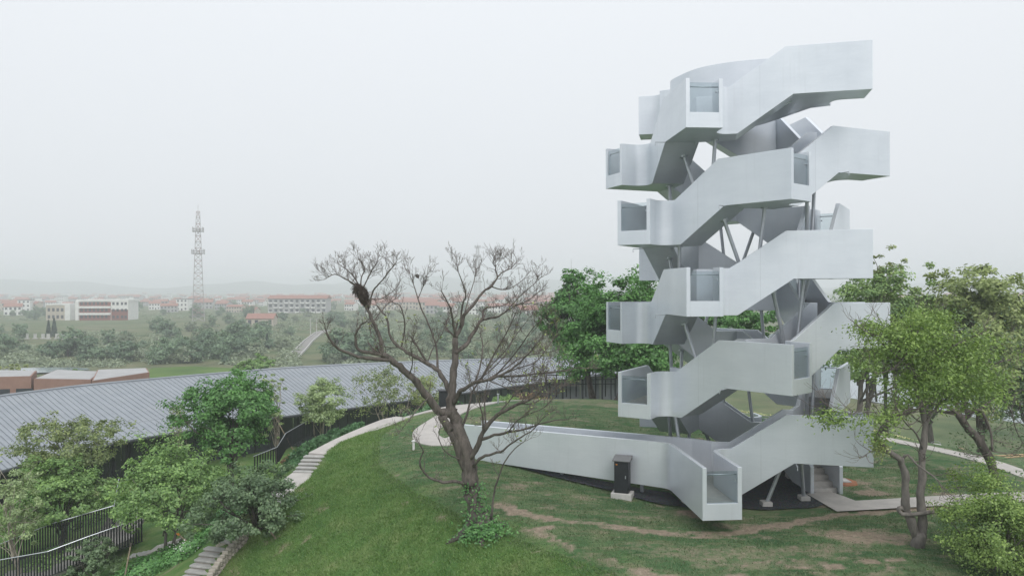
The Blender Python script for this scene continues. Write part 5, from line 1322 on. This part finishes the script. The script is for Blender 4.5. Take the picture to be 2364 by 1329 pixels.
# school block: white bands, brick-red panels, three storeys
sx, sy = survey(250, 738, 0.0); sch = empty('school_building', (sx, sy, hz(sx, sy) - .2), math.radians(4), 'three-storey white and brick-red school block in the hazy town', 'building')
m = MB(); m.box(-12.5, 12.5, -6, 6, 0, 9.8); wl_o = m.build('walls', M['white_paint'], sch)
for q in ((-12.5, 4, .2, 9.4), (4.2, 12.4, .2, 5.5)): m = MB(); m.box(q[0], q[1], -6.02, -5.99, q[2], q[3]); m.build('brick_panel', M['red_brick'], sch)
for z in (2.9, 6.3): m = MB(); m.box(-12.6, 4, -6.9, -6.02, z, z + 1.1); m.build('balcony', M['white_paint'], sch)
m = MB(); m.box(-12.8, 12.8, -6.3, 6.2, 9.804, 10.7); m.build('roof', M['white_paint'], sch)
m = MB(); m.box(4.2, 12.62, -6.25, -6.01, 5.6, 9.8); m.build('white_panel', M['white_paint'], sch)
m = MB(); m.box(-12.9, -11.3, -7.0, -6.0, 0, 9.79); m.build('stair_tower', M['white_paint'], sch)
for r in range(3):
    for c in range(8):
        x = -10.2 + c * 2.0 if c < 7 else 0
        if c < 7: m = MB(); m.box(x - .6, x + .6, -6.06, -5.9, r * 3.35 + 1.25, r * 3.35 + 2.75); m.build('window', M['window_dark'], sch)
    for x in (5.4, 7.4, 9.6, 11.4): m = MB(); m.box(x - .55, x + .55, -6.32, -6.1, r * 3.35 + 1.2, r * 3.35 + 2.6); m.build('window', M['window_dark'], sch)
sx, sy = survey(148, 738, 0.0); sw = empty('school_wing', (sx, sy, hz(sx, sy) - .2), math.radians(-8), 'plain cream school wing left of the brick-red school block', 'building')
m = MB(); m.box(-7, 4, -4, 8, 0, 8.0); m.build('walls', M['tan_paint'], sw); m = MB(); m.box(-7.2, 4.2, -4.2, 8.2, 8.004, 8.7); m.build('roof', M['white_paint'], sw); m = MB(); m.box(4.004, 7, -4.5, -1, 0, 8.8); m.build('end_block', M['white_paint'], sw)
for r in range(2):
    for c in range(4): m = MB(); m.box(-6 + c * 2.5, -4.6 + c * 2.5, -4.06, -3.9, 1.2 + r * 3.6, 2.9 + r * 3.6); m.build('window', M['window_dark'], sw)
# long terrace with red roof and ragged white balconies
sx, sy = survey(692, 722, 0.0); ter = empty('terrace_block', (sx, sy, hz(sx, sy) - .2), math.radians(-3), 'long grey three-storey terrace with red roof right of the lattice mast', 'building')
m = MB(); m.box(-19, 19, -5, 5, 0, 9.2); m.build('walls', M['grey_paint'], ter)
m = MB(); m.add([(-19.5, -5.6, 9.2), (19.5, -5.6, 9.2), (19.5, 5.6, 9.2), (-19.5, 5.6, 9.2), (-19.5, 0, 11.4), (19.5, 0, 11.4)], [(3, 2, 1, 0), (0, 1, 5, 4), (2, 3, 4, 5), (1, 2, 5), (3, 0, 4)]); m.build('roof', M['red_roof'], ter)
for r in range(3):
    for c in range(11):
        x = -17.3 + c * 3.46; m = MB(); m.box(x - .9, x + .9, -5.06, -4.9, r * 3 + .9, r * 3 + 2.4); wn_ = m.build('window', M['window_dark'], ter)
        if (c + r) % 3 != 1: m = MB(); m.box(x - 1.2, x + 1.2, -5.9, -5.07, r * 3 + .1, r * 3 + .95); m.build('balcony', M['white_paint'], ter)
# ------------------------------------------------------------------ masts and pylons
def mast(name, label, px, base_py, top_py, w0, w1, tiers, plats, mats=('lattice', 'lattice_red'), zg=0.0):
    x, y = survey(px, base_py, zg); z0 = hz(x, y) - .2; hgt = atdist(px, top_py, y).z - z0
    root = empty(name, (x, y, z0), .4, label, 'mast'); sp = hgt * .94; r = .095 * w0 / 3
    for sx, sy in ((-1, -1), (1, -1), (1, 1), (-1, 1)):
        m = MB(); m.tube([(sx * w0 / 2, sy * w0 / 2, 0), (sx * (w0 * .35 + w1 * .15), sy * (w0 * .35 + w1 * .15), sp * .3), (sx * w1 / 2, sy * w1 / 2, sp)], [r, r * .9, r * .7], 5); m.build('leg', M[mats[0]], root)
    def hw_(t): return (w0 / 2 + (w0 * .35 + w1 * .15 - w0 / 2) * t / .3) if t < .3 else ((w0 * .35 + w1 * .15) + (w1 / 2 - w0 * .35 - w1 * .15) * (t - .3) / .7)
    for i in range(tiers):
        t0, t1 = i / tiers, (i + 1) / tiers; a, b = hw_(t0), hw_(t1); za, zb_ = t0 * sp, t1 * sp; m = MB(); cs_ = ((-1, -1), (1, -1), (1, 1), (-1, 1))
        for j in range(4):
            p, q = cs_[j], cs_[(j + 1) % 4]
            m.tube([(p[0] * a, p[1] * a, za), (q[0] * b, q[1] * b, zb_)], r * .5, 3, False); m.tube([(q[0] * a, q[1] * a, za), (p[0] * b, p[1] * b, zb_)], r * .5, 3, False); m.tube([(p[0] * b, p[1] * b, zb_), (q[0] * b, q[1] * b, zb_)], r * .5, 3, False)
        m.build('lattice_panel', M[mats[i % 2]], root)
    for t, k in plats:
        h_ = hw_(t) * k; m = MB(); m.tube([(math.cos(a) * h_, math.sin(a) * h_, t * sp) for a in np.linspace(0, 2 * math.pi, 13)], r * .7, 4); m.tube([(math.cos(a) * h_, math.sin(a) * h_, t * sp + 1.1) for a in np.linspace(0, 2 * math.pi, 13)], r * .5, 4)
        for a in np.linspace(0, 2 * math.pi, 7)[:-1]: m.tube([(0, 0, t * sp), (math.cos(a) * h_, math.sin(a) * h_, t * sp)], r * .6, 4)
        pl = m.build('platform', M[mats[0]], root)
        for a in np.linspace(.3, .3 + 2 * math.pi, 7)[:-1]:
            m = MB(); cx, cy = math.cos(a) * h_ * 1.05, math.sin(a) * h_ * 1.05; m.box(cx - .2, cx + .2, cy - .2, cy + .2, t * sp - .4, t * sp + 2.0); m.build('antenna', M['grey_paint'], pl)
    m = MB(); m.tube([(0, 0, sp * .98), (0, 0, hgt)], .09, 5); m.build('spire', M[mats[0]], root)
mast('lattice_mast', 'tall grey and red lattice radio mast above the hazy town', 458, 742, 472, 5.4, 1.5, 18, ((.62, 1.9), (.82, 2.2)))
mast('lattice_mast', 'smaller hazy lattice mast behind the bare tree', 1103, 706, 560, 5.6, 1.9, 13, ((.82, 2.0), (.98, 2.4)), ('lattice', 'lattice'))
def pylon(label, px, base_py, top_py, arms):
    x, y = survey(px, base_py, 0.0); z0 = hz(x, y) - .2; h_ = atdist(px, top_py, y).z - z0; root = empty('power_pylon', (x, y, z0), 0, label, 'pylon'); m = MB(); m.tube([(0, 0, 0), (0, 0, h_)], [.8, .35], 6); m.build('pole', M['lattice'], root)
    for t, L in arms: m = MB(); m.tube([(-L, 0, h_ * t), (L, 0, h_ * t)], .22, 5); m.build('cross_arm', M['lattice'], root)
pylon('hazy power pole with cross arms above the evergreen trees', 1319, 690, 598, ((.78, 4.5), (.55, 5), (.32, 5)))
for lab, px in (('pale concrete utility pole standing in the scrub, left of a pair', 717), ('pale concrete utility pole standing in the scrub, right of a pair', 731)):
    x, y = survey(px, 770, 0.0); z0 = hz(x, y); root = empty('utility_pole', (x, y, z0 - .2), 0, lab, 'pole'); m = MB(); m.tube([(0, 0, 0), (0, 0, 6.0)], [.16, .11], 6); m.build('pole', M['concrete'], root); m = MB(); m.box(-.7, .7, -.06, .06, 5.5, 5.62); m.build('cross_arm', M['concrete'], root)
# ------------------------------------------------------------------ concrete lane with white parapet through the scrub
l0, l1 = survey(690, 812, 0.0), survey(738, 768, 0.0)
LN = [survey(672, 830, 0.0), survey(692, 808, 0.0), survey(712, 785, 0.0), survey(735, 768, 0.0), survey(760, 762, 0.0), survey(860, 758, 0.0)]
drape_strip('road', LN[:5], 2.0, M['tan_plaza'], .25, step=3, thick=.3)
for lab, sg in (('white parapet wall along the left edge of the scrub lane', 1), ('white parapet wall along the right edge of the scrub lane', -1)):
    root = empty('parapet_wall', (LN[1][0], LN[1][1], hz(*LN[1])), 0, lab, 'wall'); P = []
    for p, q in zip(LN[:5], LN[1:6]):
        d = Vector((q[0] - p[0], q[1] - p[1])).normalized(); P.append(Vector(p) + Vector((-d.y, d.x)) * 1.3 * sg)
    off = root.location
    for a, b in zip(P[:-1], P[1:]):
        d = (b - a).normalized(); n_ = Vector((-d.y, d.x)) * .12; m = MB(); za, zb_ = hz(a.x, a.y), hz(b.x, b.y); q = [a - n_, b - n_, b + n_, a + n_]
        m.prism([(p.x - off.x, p.y - off.y) for p in q], [za - off.z - .2, zb_ - off.z - .2, zb_ - off.z - .2, za - off.z - .2], [za - off.z + .5, zb_ - off.z + .5, zb_ - off.z + .5, za - off.z + .5]); m.build('wall_panel', M['concrete'], root)
# small graveyard stones by the two cypresses
rng = np.random.default_rng(15); g0 = survey(120, 782, 0.0); gp = None
for i in range(9):
    x = g0[0] + (i - 4.5) * 2.2; y = g0[1] + rng.uniform(-1.5, 1.5); root = empty('grave_marker', (x, y, hz(x, y)), rng.uniform(-.2, .2), 'pale stone grave marker under the dark cypresses, %s in the row' % ('leftmost', 'second from left', 'third from left', 'fourth from left', 'middle one', 'fourth from right', 'third from right', 'second from right', 'rightmost')[i], 'gravestone', 'grave markers under the cypresses')
    if gp is None:
        m = MB(); m.box(-.75, .75, -.3, .3, 0, .35); gp = m.build('base', M['tombstone'], root); m = MB(); m.prism([(-.5, -.12), (.5, -.12), (.5, .12), (-.5, .12)], .35, 1.7); gs = m.build('slab', M['tombstone'], root)
    else:
        for src in (gp, gs): c = src.copy(); COL.objects.link(c); c.parent = root
# ------------------------------------------------------------------ trees and scrub of the plain
def far_proto(seed, lm, rx, rz, h, n, leaf, kind='round'):
    rng = np.random.default_rng(seed); root = empty('scrub_tree')
    if kind == 'cypress':
        t = rng.uniform(0, 1, n); a = rng.uniform(0, 6.28, n); r = rx * (1 - t) ** .7 * rng.uniform(.6, 1, n); P = np.stack([np.cos(a) * r, np.sin(a) * r, h * .08 + t * h * .92], 1); N = np.stack([np.cos(a), np.sin(a), np.full(n, .3)], 1)
    else: cc, P, N = crown_points(rng, (0, 0, h * .5), (rx, rx, h * .47), 46, n / 46, rx * .34, .35, .3, False)
    V, F = leaf_quads(rng, P, N, leaf); mesh_obj('crown', np_mesh('crown', V, F), M[lm], root)
    m = MB(); m.tube([(0, 0, -.4), (0, 0, h * .4), (rx * .1, 0, h * .7)], [rx * .06, rx * .05, rx * .02], 5); m.build('trunk', M['bark'], root); return root
fp = [far_proto(1, 'leaf_far', 3.2, 2.6, 6.0, 1500, .42), far_proto(2, 'leaf_far', 2.4, 2.6, 6.4, 1300, .40), far_proto(3, 'leaf_far_pale', 2.8, 2.0, 4.6, 1300, .40), far_proto(4, 'leaf_far', 4.2, 3.0, 7.4, 1700, .5), far_proto(5, 'leaf_cypress', 1.0, 3, 6.5, 900, .3, 'cypress')]
FL_ = ['bushy scrub tree', 'upright scrub tree', 'low pale scrub tree', 'broad scrub tree']
fu = [False] * 5; rnd = random.Random(23)
def put_tree(k, x, y, sc, label, group='scrub trees on the plain'):
    if fu[k]: o = copy_tree(fp[k])
    else: o = fp[k]; fu[k] = True
    o.location = (x, y, hz(x, y) - .1); o.rotation_euler = (0, 0, rnd.uniform(0, 6.28)); o.scale = (sc, sc, sc * rnd.uniform(.85, 1.15)); tag(o, label, 'tree', group)
def clear(px, py): return not ((340 < px < 640 and 842 < py < 880) or (690 < px < 760 and py > 762) or (0 < px < 420 and 738 < py < 768) or (60 < px < 180 and 800 > py > 762))
cnt_ = 0
while cnt_ < 240:
    px = rnd.uniform(-40, 1330); py = 700 + 140 * rnd.random() ** 1.1
    dens = .35 + .65 * float(fbm(np.array([px * .012]), np.array([py * .05]), 7)[0] > .47)
    if not clear(px, py) or rnd.random() > dens: continue
    x, y = survey(px, py, 0.0)
    if px > 1080 and y < 130: continue
    k = rnd.choices([0, 1, 2, 3], [3, 2, 3, 2])[0]; put_tree(k, x, y, rnd.uniform(.42, .9) * (1 if y < 260 else 1.15), '%s, %s, %s' % (FL_[k], rank(y, (190, 260, 340, 480), ('nearest the roof', 'in the middle ground', 'before the town', 'among the houses', 'beyond the houses')), where(x, y))); cnt_ += 1
for i in range(70):                                                     # trees lining the fields beyond the lake and tower
    px = rnd.uniform(1340, 2420); py = rnd.uniform(690, 760); x, y = survey(px, py, 0.0)
    if ((x - LAKE[0]) / LAKE[2]) ** 2 + ((y - LAKE[1]) / LAKE[3]) ** 2 < 1.2: continue
    k = rnd.choice([0, 1, 3]); put_tree(k, x, y, rnd.uniform(.8, 1.3), 'hazy %s, %s, %s' % (FL_[k], rank(y, (380, 560), ('nearest', 'midway', 'farthest')), where(x, y)), 'hazy trees beyond the lake')
put_tree(4, *survey(112, 778, 0.0), .95, 'dark cypress above the grave markers, left of the pair', None); put_tree(4, *survey(125, 778, 0.0), 1.05, 'dark cypress above the grave markers, right of the pair', None)
put_tree(4, *survey(167, 785, 0.0), .6, 'small dark cypress right of the grave markers', None); put_tree(4, *survey(617, 802, 0.0), .75, 'lone dark cypress beside the white parapet lane', None)
put_tree(3, *survey(775, 832, 0.0), 1.0, 'full green tree right of the scrub lane behind the roof ridge', None); put_tree(0, *survey(830, 830, 0.0), 1.15, 'full green tree behind the left limbs of the bare tree', None)
# low scrub that nobody could count: bushes and tussocks over the plain
rng = np.random.default_rng(99); B = []
while len(B) < 3600:
    px = rng.uniform(-60, 1340); py = 722 + 125 * rng.random()
    if (340 < px < 640 and 842 < py) or not clear(px, py) or vnoise(np.array([px * .016]), np.array([py * .07]), 5)[0] < .33: continue
    x, y = survey(px, py, 0.0); B.append((x, y, rng.uniform(.45, 1.0) + 1.1 * rng.random() ** 4))
B = np.array(B); g = height(B[:, 0], B[:, 1]); n_ = 40
C = np.repeat(np.stack([B[:, 0], B[:, 1], g], 1), n_, 0); R_s = np.repeat(B[:, 2], n_)[:, None]; d = rng.normal(0, 1, C.shape); d /= np.linalg.norm(d, axis=1)[:, None]; d[:, 2] = np.abs(d[:, 2])
C = C + d * R_s * np.array([1.5, 1.5, .95]) * rng.uniform(.5, 1, (len(C), 1)); V, F = leaf_quads(rng, C, d + np.array([0, 0, .6]), .42)
o = mesh_obj('scrub', np_mesh('scrub', V, F), M['leaf_far_pale']); tag(o, 'low tangled scrub and tussocks covering the plain below the town', 'scrub', kind='stuff')
def meadow():
    t = NT('meadow'); v = t.coord(); t.col(t.ramp(t.noise(v, .12, 5), [(.3, (.07, .13, .035)), (.7, (.12, .19, .05))])); return t.set(.95, 0, .1)
M['meadow'] = meadow()
drape_poly('meadow', [survey(*p, 0.0) for p in ((320, 872), (350, 850), (440, 846), (560, 850), (640, 858), (650, 880), (500, 890))], M['meadow'], .22, 4.0)
# ------------------------------------------------------------------ small things on the lawn
cx, cy = survey(1437, 1152, H - 7.42); cb = empty('control_cabinet', (cx, cy, hz(cx, cy)), math.radians(-20), 'black metal cabinet with sloped lid on a pale plinth beside the ramp', 'cabinet')
m = MB(); m.box(-.36, .36, -.27, .27, -.1, .2); m.build('plinth', M['concrete'], cb, bevel=.012)
m = MB(); m.box(-.25, .25, -.2, .2, .204, 1.30); bd = m.build('body', M['dark_steel'], cb, bevel=.008)
m = MB(); m.add([(-.31, -.26, 1.304), (.31, -.26, 1.304), (.31, .26, 1.304), (-.31, .26, 1.304), (-.31, -.26, 1.34), (.31, -.26, 1.34), (.31, .26, 1.44), (-.31, .26, 1.44)], [(3, 2, 1, 0), (4, 5, 6, 7), (0, 1, 5, 4), (1, 2, 6, 5), (2, 3, 7, 6), (3, 0, 4, 7)]); m.build('lid', M['grey_roof'], cb, bevel=.006)
m = MB(); m.box(-.225, .225, -.212, -.198, .25, 1.26); dr = m.build('door', M['dark_steel'], cb, bevel=.003)
m = MB(); m.box(.14, .165, -.235, -.21, .72, .82); m.build('handle', M['steel'], dr); m = MB(); m.box(-.19, -.13, -.217, -.2125, 1.17, 1.21); m.build('warning_sticker', M['orange_plastic'], dr)
bxx, byy = survey(1026, 938, H - 6.75); bn = empty('litter_bin', (bxx, byy, hz(bxx, byy)), .2, 'black litter bin behind the trunk of the bare tree', 'bin')
m = MB(); m.box(-.3, .3, -.3, .3, 0, .95); m.build('body', M['dark_steel'], bn, bevel=.02); m = MB(); m.box(-.34, .34, -.34, .34, .955, 1.05); m.build('lid', M['dark_steel'], bn, bevel=.02)
bxx, byy = survey(955, 1052, H - 6.9); bl = empty('path_light', (bxx, byy, hz(bxx, byy)), 0, 'short white bollard light on the crest left of the bare tree', 'bollard')
m = MB(); m.tube([(0, 0, -.05), (0, 0, .34)], .05, 10); m.build('post', M['white_paint'], bl); m = MB(); m.tube([(0, 0, .345), (0, 0, .37), (0, 0, .40)], [.09, .09, .03], 10); m.build('cap', M['white_paint'], bl)
bxx, byy = survey(1150, 943, H - 6.68); bl = empty('path_light', (bxx, byy, hz(bxx, byy)), 0, 'small grey bollard light beside the hilltop path', 'bollard')
m = MB(); m.tube([(0, 0, -.05), (0, 0, .5)], .05, 10); m.build('post', M['steel'], bl); m = MB(); m.tube([(0, 0, .505), (0, 0, .55)], .08, 10); m.build('cap', M['steel'], bl)
bxx, byy = survey(2160, 952, H - 7.6); bk = empty('bucket', (bxx, byy, hz(bxx, byy)), 0, 'white bucket standing on the grass beyond the right-hand tree', 'bucket')
m = MB(); m.tube([(0, 0, 0), (0, 0, .5)], [.24, .3], 14); m.build('body', M['white_paint'], bk); m = MB(); m.tube([(math.cos(a) * .31, 0, .48 + math.sin(a) * .22) for a in np.linspace(0, math.pi, 9)], .012, 5); m.build('handle', M['steel'], bk)
X0, Y0 = survey(1943, 1112, H - 7.42); mh = empty('manhole', (X0, Y0, hz(X0, Y0)), 0, 'grey square cover in a ring of red soil beside the entrance stair', 'manhole')
m = MB(); n = 22; V = [(math.cos(2*math.pi*i/n) * .55 * (1 + .08 * math.sin(5*i)), math.sin(2*math.pi*i/n) * .55, .035) for i in range(n)]; V += [(x * 1.1, y * 1.1, -.05) for x, y, z in V]; m.add(V, [tuple(range(n))] + [(i, n + i, n + (i + 1) % n, (i + 1) % n) for i in range(n)]); m.build('soil_ring', M['red_soil'], mh)
m = MB(); m.box(-.26, .26, -.26, .26, .037, .075); m.build('cover', M['grey_paint'], mh, bevel=.006); m = MB(); m.box(-.2, .2, -.2, .2, .077, .085); m.build('lid_plate', M['concrete'], mh)
# timber braces and offcuts round the newly planted tree on the right
for i, (a, b, za, zb_) in enumerate((((2175, 945), (2245, 985), .15, .3), ((2205, 955), (2215, 925), 0, 1.4), ((2262, 1000), (2268, 950), 0, 1.5), ((2215, 975), (2285, 955), .5, .8), ((2240, 990), (2300, 1010), .1, .2), ((2305, 1020), (2318, 985), 0, 1.0))):
    p = Vector(rp(*a, -7.9)); q = Vector(rp(*b, -7.9)); p.z = hz(p.x, p.y) + za; q = Vector((q.x, p.y + .5, hz(q.x, p.y + .5) + zb_)) if zb_ > .9 else Vector((q.x, q.y, hz(q.x, q.y) + zb_))
    root = empty('timber_brace', p, 0, ('raw timber lying flat beside the white bucket', 'short upright raw timber prop nearest the white bucket', 'tall upright raw timber prop under the crooked tree', 'raw timber rail tied across the props', 'raw timber offcut lowest on the bank by the lake', 'short raw timber prop farthest right on the bank')[i], 'timber')
    m = MB(); m.tube([(0, 0, 0), q - p], .045, 5); m.build('beam', M['raw_timber'], root); m = MB(); m.tube([(q - p) * .8, (q - p) * .84], .06, 6); m.build('binding', M['stick'], root)
# low black fence rails behind the evergreens
for lab, a, b in (('black three-rail fence behind the evergreen trunks', (1262, 898), (1420, 896)),):
    p = Vector(rp(*a, -7.6)); q = Vector(rp(*b, -7.6)); root = empty('rail_fence', p, 0, lab, 'fence')
    for z in (.35, .7, 1.05): m = MB(); m.tube([(0, 0, z), q - p + Vector((0, 0, z))], .035, 5); m.build('rail', M['dark_steel'], root)
    for k in range(8): c = (q - p) * (k / 7); m = MB(); m.box(c.x - .04, c.x + .04, c.y - .04, c.y + .04, -.6, 1.12); m.build('post', M['dark_steel'], root)
# ------------------------------------------------------------------ haze
hzm = bpy.data.materials.new('haze'); hzm.use_nodes = True; t = hzm.node_tree; t.nodes.clear(); ho = t.nodes.new('ShaderNodeOutputMaterial'); pv = t.nodes.new('ShaderNodeVolumePrincipled')
pv.inputs['Color'].default_value = (.925, .957, 1.0, 1); pv.inputs['Density'].default_value = .00085; pv.inputs['Anisotropy'].default_value = 0.0
t.links.new(pv.outputs[0], ho.inputs['Volume'])
m = MB(); m.box(-3400, 3400, -40, 3600, -8, 55); hzo = m.build('haze', hzm); tag(hzo, 'pale haze filling the air over the plain', 'haze', kind='stuff'); hzo.visible_shadow = True
